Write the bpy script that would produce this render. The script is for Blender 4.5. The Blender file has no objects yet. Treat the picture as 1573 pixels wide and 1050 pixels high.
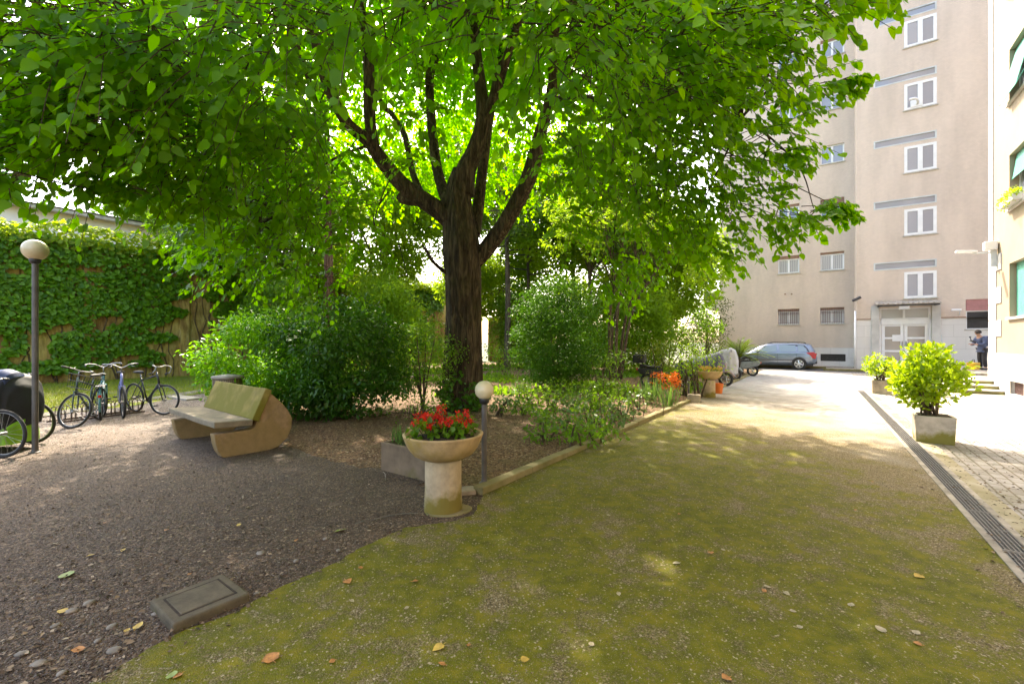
import bpy, bmesh, math, random
import numpy as np
from mathutils import Vector, Matrix, noise as mnoise
from math import radians, sin, cos, pi, atan2, sqrt

sc = bpy.context.scene
COL = sc.collection
R = random.Random(7)
NR = np.random.default_rng(11)

# ------------------------------------------------------------------ camera, sky, sun, exposure
F, CX, CY, H = 700.0, 786.5, 525.0, 1.6        # focal length in photo pixels, image centre, eye height
cam = bpy.data.cameras.new('camera')
cam.sensor_width = 36.0
cam.lens = 36.0 * F / 1573.0
cam.clip_start, cam.clip_end = 0.05, 3000
camo = bpy.data.objects.new('camera', cam)
camo.location = (0, 0, H)
camo.rotation_euler = (radians(90), 0, 0)
COL.objects.link(camo)
sc.camera = camo

SUN_EL = radians(50)
SUN_H = Vector((0.20, -0.98, 0)).normalized()     # the way the light travels over the ground
sd = Vector((SUN_H.x * cos(SUN_EL), SUN_H.y * cos(SUN_EL), -sin(SUN_EL)))
sl = bpy.data.lights.new('sun', 'SUN')
sl.energy = 2.1
sl.angle = radians(0.55)
sl.color = (1.0, 0.945, 0.86)
so = bpy.data.objects.new('sun', sl)
so.rotation_euler = sd.to_track_quat('-Z', 'Y').to_euler()
so.location = (-6, 40, 50)
COL.objects.link(so)
w = bpy.data.worlds.new('World')
sc.world = w
w.use_nodes = True
nt = w.node_tree
bg = nt.nodes['Background']
sky = nt.nodes.new('ShaderNodeTexSky')
sky.sky_type = 'NISHITA'
sky.sun_disc = False
sky.sun_elevation = SUN_EL
sky.sun_rotation = atan2(-SUN_H.x, -SUN_H.y)
sky.dust_density = 3.5
sky.air_density = 1.0
sky.ozone_density = 0.6
nt.links.new(sky.outputs[0], bg.inputs[0])
bg.inputs[1].default_value = 0.15
sc.view_settings.view_transform = 'Standard'
sc.view_settings.look = 'None'
sc.view_settings.exposure = 2.78
sc.view_settings.use_white_balance = True          # the photograph is balanced for the shade of the tree
sc.view_settings.white_balance_temperature = 7400
sc.view_settings.gamma = 1.0
sc.render.engine = 'CYCLES'
cy = sc.cycles
cy.use_denoising = True
cy.max_bounces = 9
cy.diffuse_bounces = 5
cy.glossy_bounces = 3
cy.transmission_bounces = 6
cy.transparent_max_bounces = 6
cy.sample_clamp_indirect = 6.0
cy.caustics_reflective = False
cy.caustics_refractive = False

# ------------------------------------------------------------------ places
TH = atan2(-0.5672, 0.8236)                       # the courtyard's axis: a runs across the drive, b along it
rv = Vector((cos(TH), sin(TH), 0))
pv = Vector((-sin(TH), cos(TH), 0))
def W(a, b, z=0.0):
    return rv * a + pv * b + Vector((0, 0, z))
def G(u, v, z=0.0):                               # where a ground point of the photograph stands
    Y = (H - z) * F / (v - CY)
    return Vector(((u - CX) / F * Y, Y, z))
def D(u, v, Y):                                   # a point of the photograph at a known distance
    return Vector(((u - CX) / F * Y, Y, H - (v - CY) / F * Y))
def FB(u, v, b):                                  # on a facade that faces the drive's axis: (a, z)
    x = (u - CX) / F
    Y = b / (pv.x * x + pv.y)
    return x * Y * rv.x + Y * rv.y, H - (v - CY) / F * Y
def FA(u, v, a):                                  # on a facade along the drive: (b, z)
    x = (u - CX) / F
    Y = a / (rv.x * x + rv.y)
    return x * Y * pv.x + Y * pv.y, H - (v - CY) / F * Y

# ------------------------------------------------------------------ materials
MATS = {}
def newmat(name):
    m = bpy.data.materials.new(name)
    m.use_nodes = True
    MATS[name] = m
    t = m.node_tree
    return m, t, t.nodes, t.links, t.nodes['Principled BSDF']
def ramp(N, stops, interp='LINEAR'):
    r = N.new('ShaderNodeValToRGB')
    r.color_ramp.interpolation = interp
    e = r.color_ramp.elements
    while len(e) < len(stops): e.new(0.5)
    for i, (p, c) in enumerate(stops):
        e[i].position = p
        e[i].color = (c[0], c[1], c[2], 1) if not isinstance(c, (int, float)) else (c, c, c, 1)
    return r
def noise_node(N, L, co, scale, detail=5, rough=.55, dist=0):
    n = N.new('ShaderNodeTexNoise')
    n.inputs['Scale'].default_value = scale
    n.inputs['Detail'].default_value = detail
    n.inputs['Roughness'].default_value = rough
    n.inputs['Distortion'].default_value = dist
    if co is not None: L.new(co, n.inputs['Vector'])
    return n.outputs[0]
def mixc(N, L, fac, a, b, mode='MIX'):
    m = N.new('ShaderNodeMix')
    m.data_type = 'RGBA'
    m.blend_type = mode
    for s, v in ((0, fac), (6, a), (7, b)):
        if isinstance(v, (int, float)): m.inputs[s].default_value = v
        elif isinstance(v, (tuple, list)): m.inputs[s].default_value = (v[0], v[1], v[2], 1)
        else: L.new(v, m.inputs[s])
    return m.outputs[2]
def mth(N, L, op, a, b=None, c=None, clamp=False):
    m = N.new('ShaderNodeMath')
    m.operation = op
    m.use_clamp = clamp
    for i, v in enumerate((a, b, c)):
        if v is None: continue
        if isinstance(v, (int, float)): m.inputs[i].default_value = v
        else: L.new(v, m.inputs[i])
    return m.outputs[0]
def bump(N, L, bs, h, strength, dist=.01):
    b = N.new('ShaderNodeBump')
    b.inputs['Strength'].default_value = strength
    b.inputs['Distance'].default_value = dist
    L.new(h, b.inputs['Height'])
    L.new(b.outputs[0], bs.inputs['Normal'])
    return b
def P(name, col, rough=.6, var=.18, scale=6, bmp=.0, bscale=60, bdist=.004, metal=0, spec=.5, col2=None, coat=0):
    m, t, N, L, bs = newmat(name)
    co = N.new('ShaderNodeTexCoord').outputs['Object']
    c2 = col2 or tuple(max(0, c * (1 - var * 1.6)) for c in col)
    n = noise_node(N, L, co, scale)
    r = ramp(N, [(.32, c2), (.66, tuple(c * (1 + var * .6) for c in col))])
    L.new(n, r.inputs[0])
    L.new(r.outputs[0], bs.inputs['Base Color'])
    bs.inputs['Roughness'].default_value = rough
    bs.inputs['Metallic'].default_value = metal
    bs.inputs['Specular IOR Level'].default_value = spec
    bs.inputs['Coat Weight'].default_value = coat
    if bmp: bump(N, L, bs, noise_node(N, L, co, bscale, 4), bmp, bdist)
    return m
def glass(name, col, rough=.05, spec=.9, metal=0.0):
    m, t, N, L, bs = newmat(name)
    bs.inputs['Base Color'].default_value = (*col, 1)
    bs.inputs['Roughness'].default_value = rough
    bs.inputs['Specular IOR Level'].default_value = spec
    bs.inputs['Metallic'].default_value = metal
    return m
def leafmat(name, dark, light, trans, tfac=.45, rough=.42, spec=.35):
    m, t, N, L, bs = newmat(name)
    at = N.new('ShaderNodeAttribute'); at.attribute_name = 'rnd'
    r = ramp(N, [(0.0, dark), (.75, light), (1.0, tuple(min(1, c * 1.25) for c in light))])
    L.new(at.outputs['Fac'], r.inputs[0])
    L.new(r.outputs[0], bs.inputs['Base Color'])
    bs.inputs['Roughness'].default_value = rough
    bs.inputs['Specular IOR Level'].default_value = spec
    tr = N.new('ShaderNodeBsdfTranslucent')
    r2 = ramp(N, [(0.0, tuple(c * .75 for c in trans)), (1.0, trans)])
    L.new(at.outputs['Fac'], r2.inputs[0])
    L.new(r2.outputs[0], tr.inputs['Color'])
    mx = N.new('ShaderNodeMixShader')
    mx.inputs[0].default_value = tfac
    L.new(bs.outputs[0], mx.inputs[1])
    L.new(tr.outputs[0], mx.inputs[2])
    L.new(mx.outputs[0], N['Material Output'].inputs['Surface'])
    return m

# ------------------------------------------------------------------ mesh helpers
class MB:
    def __init__(s):
        s.v, s.f = [], []
    def add(s, vs, fs, M=None):
        o = len(s.v)
        if M is not None: vs = [M @ Vector(q) for q in vs]
        s.v += [tuple(q) for q in vs]
        s.f += [tuple(i + o for i in q) for q in fs]
        return s
    def box(s, x0, x1, y0, y1, z0, z1, M=None):
        v = [(x, y, z) for z in (z0, z1) for (x, y) in ((x0, y0), (x1, y0), (x1, y1), (x0, y1))]
        return s.add(v, [(3, 2, 1, 0), (4, 5, 6, 7), (0, 1, 5, 4), (1, 2, 6, 5), (2, 3, 7, 6), (3, 0, 4, 7)], M)
    def frustum(s, x0, x1, y0, y1, z0, z1, g, M=None):       # g grows the top outward
        v = [(x0, y0, z0), (x1, y0, z0), (x1, y1, z0), (x0, y1, z0), (x0 - g, y0 - g, z1), (x1 + g, y0 - g, z1), (x1 + g, y1 + g, z1), (x0 - g, y1 + g, z1)]
        return s.add(v, [(3, 2, 1, 0), (4, 5, 6, 7), (0, 1, 5, 4), (1, 2, 6, 5), (2, 3, 7, 6), (3, 0, 4, 7)], M)
    def tube(s, path, rad, n=8, M=None, caps=True, wob=None):
        path = [Vector(q) for q in path]
        if isinstance(rad, (int, float)): rad = [rad] * len(path)
        vs, fs = [], []
        up = Vector((0, 0, 1))
        t0 = (path[1] - path[0]).normalized()
        nx = t0.cross(up if abs(t0.z) < .9 else Vector((1, 0, 0))).normalized()
        for i, q in enumerate(path):
            t = (path[min(i + 1, len(path) - 1)] - path[max(i - 1, 0)])
            t = t.normalized() if t.length > 1e-9 else t0
            nx = (nx - t * nx.dot(t)).normalized()
            ny = t.cross(nx)
            for k in range(n):
                a = 2 * pi * k / n
                rr = rad[i] * (wob(a, i, q) if wob else 1)
                vs.append(q + nx * (cos(a) * rr) + ny * (sin(a) * rr))
        for i in range(len(path) - 1):
            for k in range(n):
                k2 = (k + 1) % n
                fs.append((i * n + k, i * n + k2, (i + 1) * n + k2, (i + 1) * n + k))
        if caps:
            fs.append(tuple(range(n))[::-1])
            fs.append(tuple(range((len(path) - 1) * n, len(path) * n)))
        return s.add(vs, fs, M)
    def lathe(s, prof, n=24, M=None, close=True):
        vs, fs = [], []
        for (r, z) in prof:
            for k in range(n):
                a = 2 * pi * k / n
                vs.append((r * cos(a), r * sin(a), z))
        for i in range(len(prof) - 1):
            for k in range(n):
                k2 = (k + 1) % n
                fs.append((i * n + k, i * n + k2, (i + 1) * n + k2, (i + 1) * n + k))
        if close:
            fs.append(tuple(range(n))[::-1])
            fs.append(tuple(range((len(prof) - 1) * n, len(prof) * n)))
        return s.add(vs, fs, M)
    def prism(s, poly, axis, h0, h1, M=None):                # polygon extruded along an axis
        n = len(poly)
        def mk(q, h):
            return {'z': (q[0], q[1], h), 'x': (h, q[0], q[1]), 'y': (q[0], h, q[1])}[axis]
        vs = [mk(q, h0) for q in poly] + [mk(q, h1) for q in poly]
        fs = [tuple(range(n))[::-1], tuple(range(n, 2 * n))] + [(i, (i + 1) % n, n + (i + 1) % n, n + i) for i in range(n)]
        return s.add(vs, fs, M)
    def torus(s, Rr, r, n=32, m=8, M=None, a0=0, a1=2 * pi):  # ring in the xz plane
        full = abs(a1 - a0 - 2 * pi) < 1e-6
        vs, fs = [], []
        cnt = n if full else n + 1
        for i in range(cnt):
            a = a0 + (a1 - a0) * i / n
            for k in range(m):
                b = 2 * pi * k / m
                q = Rr + r * cos(b)
                vs.append((q * cos(a), r * sin(b), q * sin(a)))
        for i in range(n):
            i2 = (i + 1) % cnt
            for k in range(m):
                k2 = (k + 1) % m
                fs.append((i * m + k, i * m + k2, i2 * m + k2, i2 * m + k))
        return s.add(vs, fs, M)
    def build(s, name, m, parent=None, smooth=False, bevel=0, seg=2, sub=0):
        me = bpy.data.meshes.new(name)
        me.from_pydata(s.v, [], s.f)
        bm = bmesh.new(); bm.from_mesh(me)
        bmesh.ops.recalc_face_normals(bm, faces=bm.faces[:])
        bm.to_mesh(me); bm.free()
        me.materials.append(MATS[m] if isinstance(m, str) else m)
        o = bpy.data.objects.new(name, me)
        COL.objects.link(o)
        if parent is not None: o.parent = parent
        if smooth:
            me.polygons.foreach_set('use_smooth', [True] * len(me.polygons))
        if bevel:
            b = o.modifiers.new('bevel', 'BEVEL'); b.width = bevel; b.segments = seg; b.limit_method = 'ANGLE'; b.angle_limit = radians(35)
        if sub:
            q = o.modifiers.new('sub', 'SUBSURF'); q.levels = q.render_levels = sub
        return o
def thing(name, label, cat, loc=(0, 0, 0), rz=0.0, group=None):
    o = bpy.data.objects.new(name, None)
    o.empty_display_size = .3
    COL.objects.link(o)
    o.location = loc
    o.rotation_euler = (0, 0, rz)
    return tag(o, label, cat, group)
def tag(o, label, cat=None, group=None):
    o['label'] = label
    if cat: o['category'] = cat
    if group: o['group'] = group
    return o
def kind(o, k):
    o['kind'] = k
    return o
def copy_tree(o, parent=None):
    kids = [c for c in COL.objects if c.parent == o]
    c = o.copy()
    COL.objects.link(c)
    if parent is not None: c.parent = parent
    for k in kids: copy_tree(k, c)
    return c

# ---- many-leaf meshes
LIME = np.array([(0, 0, 0), (0, .48, -.05), (0, 1.08, .0), (-.27, -.07, .03), (-.50, .26, .07), (-.34, .70, .04), (.27, -.07, .03), (.50, .26, .07), (.34, .70, .04)], float)
LIMEF = np.array([(0, 1, 4, 3), (1, 2, 5, 4), (0, 6, 7, 1), (1, 7, 8, 2)])
DIA = np.array([(0, 0, 0), (-.36, .5, .08), (0, 1.05, -.03), (.36, .5, .08)], float)
DIAF = np.array([(0, 1, 2, 3)])
OVAL = np.array([(0, 0, 0), (-.24, .35, .05), (-.2, .72, .05), (0, 1.05, -.04), (.2, .72, .05), (.24, .35, .05)], float)
OVALF = np.array([(0, 5, 4, 3), (0, 3, 2, 1)])
NEEDLE = np.array([(-.03, 0, 0), (.03, 0, 0), (.02, 1, 0), (-.02, 1, 0)], float)
def nz(v): return v / np.maximum(np.linalg.norm(v, axis=-1, keepdims=True), 1e-9)
def leafmesh(name, pos, d, nrm, size, mat, parent=None, tpl=LIME, tf=LIMEF, rnd=None, curl=None):
    n = len(pos); k = len(tpl)
    d = nz(d)
    nrm = nz(nrm - d * np.sum(nrm * d, -1, keepdims=True))
    x = np.cross(d, nrm) * NR.uniform(.75, 1.12, (n, 1))
    curl_ = NR.uniform(-.8, 3.0, n)
    sz = np.asarray(size).reshape(-1, 1, 1) * np.ones((n, 1, 1))
    V = pos[:, None, :] + sz * (x[:, None, :] * tpl[None, :, 0:1] + d[:, None, :] * tpl[None, :, 1:2] + nrm[:, None, :] * (tpl[None, :, 2:3] * curl_[:, None, None]))
    V = V.reshape(-1, 3).astype(np.float32)
    Fc = (tf[None] + (np.arange(n) * k)[:, None, None]).reshape(-1, tf.shape[1]).astype(np.int32)
    me = bpy.data.meshes.new(name)
    me.vertices.add(len(V)); me.vertices.foreach_set('co', V.ravel())
    q = tf.shape[1]
    me.loops.add(Fc.size); me.loops.foreach_set('vertex_index', Fc.ravel())
    me.polygons.add(len(Fc)); me.polygons.foreach_set('loop_start', np.arange(0, Fc.size, q, dtype=np.int32))
    me.update(calc_edges=True)
    if rnd is None: rnd = NR.random(n)
    at = me.attributes.new('rnd', 'FLOAT', 'POINT')
    at.data.foreach_set('value', np.repeat(rnd, k).astype(np.float32))
    me.materials.append(MATS[mat])
    me.polygons.foreach_set('use_smooth', np.ones(len(Fc), bool))
    o = bpy.data.objects.new(name, me)
    COL.objects.link(o)
    if parent is not None: o.parent = parent
    return o
def unit(n):
    v = NR.normal(size=(n, 3)); return nz(v)
def ball(n, lo=0.0):
    return unit(n) * (lo ** 3 + (1 - lo ** 3) * NR.random((n, 1))) ** (1 / 3)
def spray_leaves(c, d, ln, per, droop=.25, hang=.9):
    """leaves set alternately along drooping twigs: returns positions, directions, normals, twig polylines"""
    n = len(c)
    d = nz(d)
    side = nz(np.cross(d, np.array([0, 0, 1.0])) + 1e-4)
    t = (np.arange(per) + .6) / per
    T = np.tile(t, (n, 1)) + NR.normal(0, .03, (n, per))
    s = np.where(np.arange(per) % 2 == 0, 1.0, -1.0)[None, :, None]
    P0 = c[:, None, :] + d[:, None, :] * (ln[:, None] * T)[..., None]
    P0[..., 2] -= droop * (ln[:, None] * T ** 2)
    L = s * side[:, None, :] * .8 + d[:, None, :] * .55 + np.array([0, 0, -hang]) + NR.normal(0, .33, (n, per, 3))
    Nn = np.array([0, 0, 1.0]) + d[:, None, :] * .75 + NR.normal(0, .4, (n, per, 3))
    P0 = P0 + s * side[:, None, :] * .02
    return P0.reshape(-1, 3), L.reshape(-1, 3), Nn.reshape(-1, 3)
def smooth_path(pts, per=5):
    pts = [Vector(q) for q in pts]
    P_ = [pts[0] * 2 - pts[1]] + pts + [pts[-1] * 2 - pts[-2]]
    out = []
    for i in range(1, len(P_) - 2):
        for k in range(per):
            t = k / per
            a, b, c, d = P_[i - 1], P_[i], P_[i + 1], P_[i + 2]
            out.append(.5 * ((2 * b) + (c - a) * t + (2 * a - 5 * b + 4 * c - d) * t * t + (3 * b - a - 3 * c + d) * t ** 3))
    out.append(pts[-1])
    return out
# ------------------------------------------------------------------ ground materials
def world_co(N): return N.new('ShaderNodeTexCoord').outputs['Object']
def vor(N, L, co, scale, feat='F1', out=0):
    v = N.new('ShaderNodeTexVoronoi'); v.feature = feat
    v.inputs['Scale'].default_value = scale
    L.new(co, v.inputs['Vector'])
    return v
# mossy exposed-aggregate drive: moss thick by the garden edge and under the trees, worn clean farther on
m, t, N, L, bs = newmat('mossy_drive')
co = world_co(N)
wob = noise_node(N, L, co, 1.1, 6, .6)
sep = N.new('ShaderNodeSeparateXYZ'); L.new(co, sep.inputs[0])
aa = mth(N, L, 'ADD', mth(N, L, 'MULTIPLY', sep.outputs[0], float(rv.x)), mth(N, L, 'MULTIPLY', sep.outputs[1], float(rv.y)))
bb = mth(N, L, 'ADD', mth(N, L, 'MULTIPLY', sep.outputs[0], float(pv.x)), mth(N, L, 'MULTIPLY', sep.outputs[1], float(pv.y)))
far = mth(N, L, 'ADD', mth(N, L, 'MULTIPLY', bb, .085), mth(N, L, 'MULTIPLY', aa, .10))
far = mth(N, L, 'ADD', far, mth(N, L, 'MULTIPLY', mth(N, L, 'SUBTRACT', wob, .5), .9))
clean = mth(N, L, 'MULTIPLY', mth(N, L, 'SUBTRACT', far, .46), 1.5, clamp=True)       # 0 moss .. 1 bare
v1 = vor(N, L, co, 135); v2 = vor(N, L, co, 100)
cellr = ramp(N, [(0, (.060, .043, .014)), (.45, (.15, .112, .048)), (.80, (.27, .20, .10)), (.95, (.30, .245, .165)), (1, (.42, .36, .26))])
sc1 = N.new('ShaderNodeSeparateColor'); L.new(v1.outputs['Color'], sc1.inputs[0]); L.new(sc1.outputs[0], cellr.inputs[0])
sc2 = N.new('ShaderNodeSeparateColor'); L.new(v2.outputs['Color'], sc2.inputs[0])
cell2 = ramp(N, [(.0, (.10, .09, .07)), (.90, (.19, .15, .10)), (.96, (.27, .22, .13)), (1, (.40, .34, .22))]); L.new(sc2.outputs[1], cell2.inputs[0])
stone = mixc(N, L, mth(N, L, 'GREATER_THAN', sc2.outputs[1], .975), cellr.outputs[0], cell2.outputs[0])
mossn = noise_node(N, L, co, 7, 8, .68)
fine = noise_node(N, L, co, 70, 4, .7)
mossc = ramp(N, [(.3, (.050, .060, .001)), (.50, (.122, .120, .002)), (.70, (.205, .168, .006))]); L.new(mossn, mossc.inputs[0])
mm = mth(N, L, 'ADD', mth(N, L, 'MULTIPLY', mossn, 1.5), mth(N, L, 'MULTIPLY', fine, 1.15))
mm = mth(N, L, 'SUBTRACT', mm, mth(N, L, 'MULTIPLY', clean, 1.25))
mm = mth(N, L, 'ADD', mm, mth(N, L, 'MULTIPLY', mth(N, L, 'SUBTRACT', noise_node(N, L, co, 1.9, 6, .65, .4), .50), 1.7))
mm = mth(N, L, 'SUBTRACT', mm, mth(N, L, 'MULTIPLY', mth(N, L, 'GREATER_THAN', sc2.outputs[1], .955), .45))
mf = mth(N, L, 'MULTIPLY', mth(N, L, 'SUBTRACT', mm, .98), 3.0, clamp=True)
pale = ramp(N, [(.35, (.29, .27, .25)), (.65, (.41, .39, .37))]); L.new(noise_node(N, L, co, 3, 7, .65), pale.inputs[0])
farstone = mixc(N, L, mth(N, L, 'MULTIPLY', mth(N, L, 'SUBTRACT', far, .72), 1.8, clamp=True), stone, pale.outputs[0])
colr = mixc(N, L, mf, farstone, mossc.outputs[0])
L.new(colr, bs.inputs['Base Color']); bs.inputs['Roughness'].default_value = .8; bs.inputs['Specular IOR Level'].default_value = .3
hgt = mth(N, L, 'ADD', mth(N, L, 'MULTIPLY', v1.outputs['Distance'], -1.0), mth(N, L, 'MULTIPLY', fine, .6))
bump(N, L, bs, hgt, .55, .012)

# dark garden gravel
m, t, N, L, bs = newmat('gravel')
co = world_co(N)
v1 = vor(N, L, co, 60); v2 = vor(N, L, co, 130)
sc1 = N.new('ShaderNodeSeparateColor'); L.new(v1.outputs['Color'], sc1.inputs[0])
cr = ramp(N, [(0, (.020, .009, .003)), (.5, (.080, .040, .017)), (.82, (.17, .096, .048)), (1, (.34, .235, .14))]); L.new(sc1.outputs[0], cr.inputs[0])
sc2 = N.new('ShaderNodeSeparateColor'); L.new(v2.outputs['Color'], sc2.inputs[0])
cr2 = ramp(N, [(0, (.018, .012, .008)), (.7, (.085, .045, .020)), (1, (.2, .17, .14))]); L.new(sc2.outputs[0], cr2.inputs[0])
big = noise_node(N, L, co, .55, 6, .6)
c1 = mixc(N, L, noise_node(N, L, co, 12, 4), cr.outputs[0], cr2.outputs[0])
sep = N.new('ShaderNodeSeparateXYZ'); L.new(co, sep.inputs[0])
dist = mth(N, L, 'ADD', mth(N, L, 'MULTIPLY', sep.outputs[1], .16), mth(N, L, 'MULTIPLY', sep.outputs[0], -.10))
dist = mth(N, L, 'ADD', dist, mth(N, L, 'MULTIPLY', mth(N, L, 'SUBTRACT', big, .5), 2.2))
path_f = mth(N, L, 'MULTIPLY', mth(N, L, 'SUBTRACT', dist, 1.25), .8, clamp=True)     # grey stone grit where the bikes pass, leaf mould near
grit = ramp(N, [(0, (.05, .035, .025)), (.55, (.135, .098, .073)), (1, (.38, .32, .27))]); L.new(sc1.outputs[1], grit.inputs[0])
c2 = mixc(N, L, path_f, c1, grit.outputs[0])
c2 = mixc(N, L, mth(N, L, 'MULTIPLY', mth(N, L, 'SUBTRACT', noise_node(N, L, co, 1.6, 5), .53), 3, clamp=True), c2, (.055, .038, .026))
L.new(c2, bs.inputs['Base Color']); bs.inputs['Roughness'].default_value = .75
bump(N, L, bs, mth(N, L, 'ADD', mth(N, L, 'MULTIPLY', v1.outputs['Distance'], -1), mth(N, L, 'MULTIPLY', v2.outputs['Distance'], -.5)), .8, .016)

# brown soil of the beds with bark and litter
m, t, N, L, bs = newmat('soil')
co = world_co(N)
v1 = vor(N, L, co, 48)
sc1 = N.new('ShaderNodeSeparateColor'); L.new(v1.outputs['Color'], sc1.inputs[0])
cr = ramp(N, [(0, (.055, .026, .009)), (.6, (.18, .092, .038)), (.9, (.29, .175, .085)), (1, (.45, .32, .19))]); L.new(sc1.outputs[0], cr.inputs[0])
n1 = noise_node(N, L, co, 1.3, 6, .6)
mo = ramp(N, [(.50, (0, 0, 0)), (.68, (1, 1, 1))]); L.new(n1, mo.inputs[0])
L.new(mixc(N, L, mth(N, L, 'MULTIPLY', mo.outputs[0], .55), cr.outputs[0], (.10, .088, .018)), bs.inputs['Base Color'])
bs.inputs['Roughness'].default_value = .9
bump(N, L, bs, mth(N, L, 'ADD', mth(N, L, 'MULTIPLY', v1.outputs['Distance'], -1), noise_node(N, L, co, 30, 5)), .9, .03)

# concrete block paving, laid in rows along the drive
m, t, N, L, bs = newmat('block_paving')
co = world_co(N)
mp = N.new('ShaderNodeMapping'); mp.inputs['Rotation'].default_value = (0, 0, -TH - radians(90)); L.new(co, mp.inputs[0])
br = N.new('ShaderNodeTexBrick'); L.new(mp.outputs[0], br.inputs['Vector'])
for k_, v_ in (('Scale', 1.0), ('Mortar Size', .011), ('Mortar Smooth', .3), ('Brick Width', .235), ('Row Height', .125), ('Bias', -.1)): br.inputs[k_].default_value = v_
br.inputs['Color1'].default_value = (.34, .315, .295, 1); br.inputs['Color2'].default_value = (.42, .395, .375, 1); br.inputs['Mortar'].default_value = (.20, .17, .12, 1)
nn = noise_node(N, L, co, 2.0, 7, .65)
st = ramp(N, [(.35, (.62, .6, .55)), (.6, (1, 1, 1))]); L.new(nn, st.inputs[0])
c1 = mixc(N, L, 1.0, br.outputs[0], st.outputs[0], 'MULTIPLY')
sep = N.new('ShaderNodeSeparateXYZ'); L.new(co, sep.inputs[0])
aa = mth(N, L, 'ADD', mth(N, L, 'MULTIPLY', sep.outputs[0], float(rv.x)), mth(N, L, 'MULTIPLY', sep.outputs[1], float(rv.y)))
edge = mth(N, L, 'SUBTRACT', mth(N, L, 'MULTIPLY', mth(N, L, 'SUBTRACT', noise_node(N, L, co, 1.4, 6, .7), .44), 5), mth(N, L, 'MULTIPLY', mth(N, L, 'SUBTRACT', aa, 1.05), 1.1), clamp=True)
c1 = mixc(N, L, mth(N, L, 'MULTIPLY', edge, .7), c1, (.12, .11, .02))
L.new(c1, bs.inputs['Base Color']); bs.inputs['Roughness'].default_value = .75
bump(N, L, bs, mth(N, L, 'SUBTRACT', mth(N, L, 'MULTIPLY', noise_node(N, L, co, 40, 4), .5), br.outputs['Fac']), .45, .008)

P('border_stone', (.33, .29, .21), .85, .3, 2.2, .4, 70, .005, col2=(.19, .165, .06))
P('asphalt', (.085, .083, .085), .85, .2, 2.5, .4, 220, .006)
P('field', (.07, .075, .03), .95, .3, .7, .3, 30, .02)
P('concrete', (.34, .30, .25), .8, .28, 5, .35, 90, .004)
P('concrete_pale', (.50, .47, .42), .8, .2, 4, .25, 110, .003)
P('concrete_worn', (.40, .33, .24), .85, .35, 3, .4, 70, .006)
P('kerb_stone', (.23, .185, .09), .85, .4, 3, .5, 60, .006, col2=(.13, .115, .03))
P('lawn_soil', (.11, .15, .012), .95, .4, 2.2, .5, 60, .02, col2=(.17, .14, .04))
def mossy(name, base, mosscol, z0, z1, amount=1.0, bscale=80, sc_=5):
    """stone with moss that creeps up from its foot (object z)"""
    m, t, N, L, bs = newmat(name)
    co = N.new('ShaderNodeTexCoord').outputs['Object']
    sep = N.new('ShaderNodeSeparateXYZ'); L.new(co, sep.inputs[0])
    n = noise_node(N, L, co, sc_, 7, .65)
    r = ramp(N, [(.3, tuple(c * .62 for c in base)), (.55, base), (.75, tuple(min(.8, c * 1.2) for c in base))]); L.new(n, r.inputs[0])
    k = mth(N, L, 'DIVIDE', mth(N, L, 'SUBTRACT', sep.outputs[2], z0), (z1 - z0))
    n2 = noise_node(N, L, co, sc_ * .55, 5, .6)
    k = mth(N, L, 'ADD', mth(N, L, 'SUBTRACT', 1.0, k), mth(N, L, 'MULTIPLY', mth(N, L, 'SUBTRACT', n2, .55), 3.2))
    k = mth(N, L, 'MULTIPLY', mth(N, L, 'MULTIPLY', k, 1.6, clamp=True), amount)
    L.new(mixc(N, L, k, r.outputs[0], mosscol), bs.inputs['Base Color'])
    bs.inputs['Roughness'].default_value = .85
    bump(N, L, bs, noise_node(N, L, co, bscale, 5, .65), .5, .006)
    return m
mossy('urn_stone', (.50, .34, .17), (.34, .22, .015), .36, .74, .8)
mossy('pedestal_stone', (.50, .38, .24), (.17, .13, .012), .0, .34, .95)
mossy('planter_stone', (.48, .42, .35), (.19, .17, .02), .0, .26, .95)
mossy('box_stone', (.19, .13, .08), (.12, .10, .02), -.1, .06, .7)
mossy('bench_support_stone', (.32, .205, .115), (.20, .135, .03), .1, .9, .5, 110, 8)
mossy('bench_seat_stone', (.23, .185, .125), (.17, .155, .03), .28, .42, .7)
mossy('bench_back_stone', (.28, .21, .05), (.15, .13, .008), .4, 1.3, .95)
mossy('cover_stone', (.105, .082, .05), (.07, .07, .01), -.05, .03, .8, 160, 14)
P('white_stone', (.56, .54, .52), .7, .12, 2.2, .15, 60, .003)
P('step_tread', (.55, .50, .42), .8, .2, 4, .2, 80)
P('step_riser', (.22, .20, .07), .85, .3, 5, .3, 80)

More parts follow.
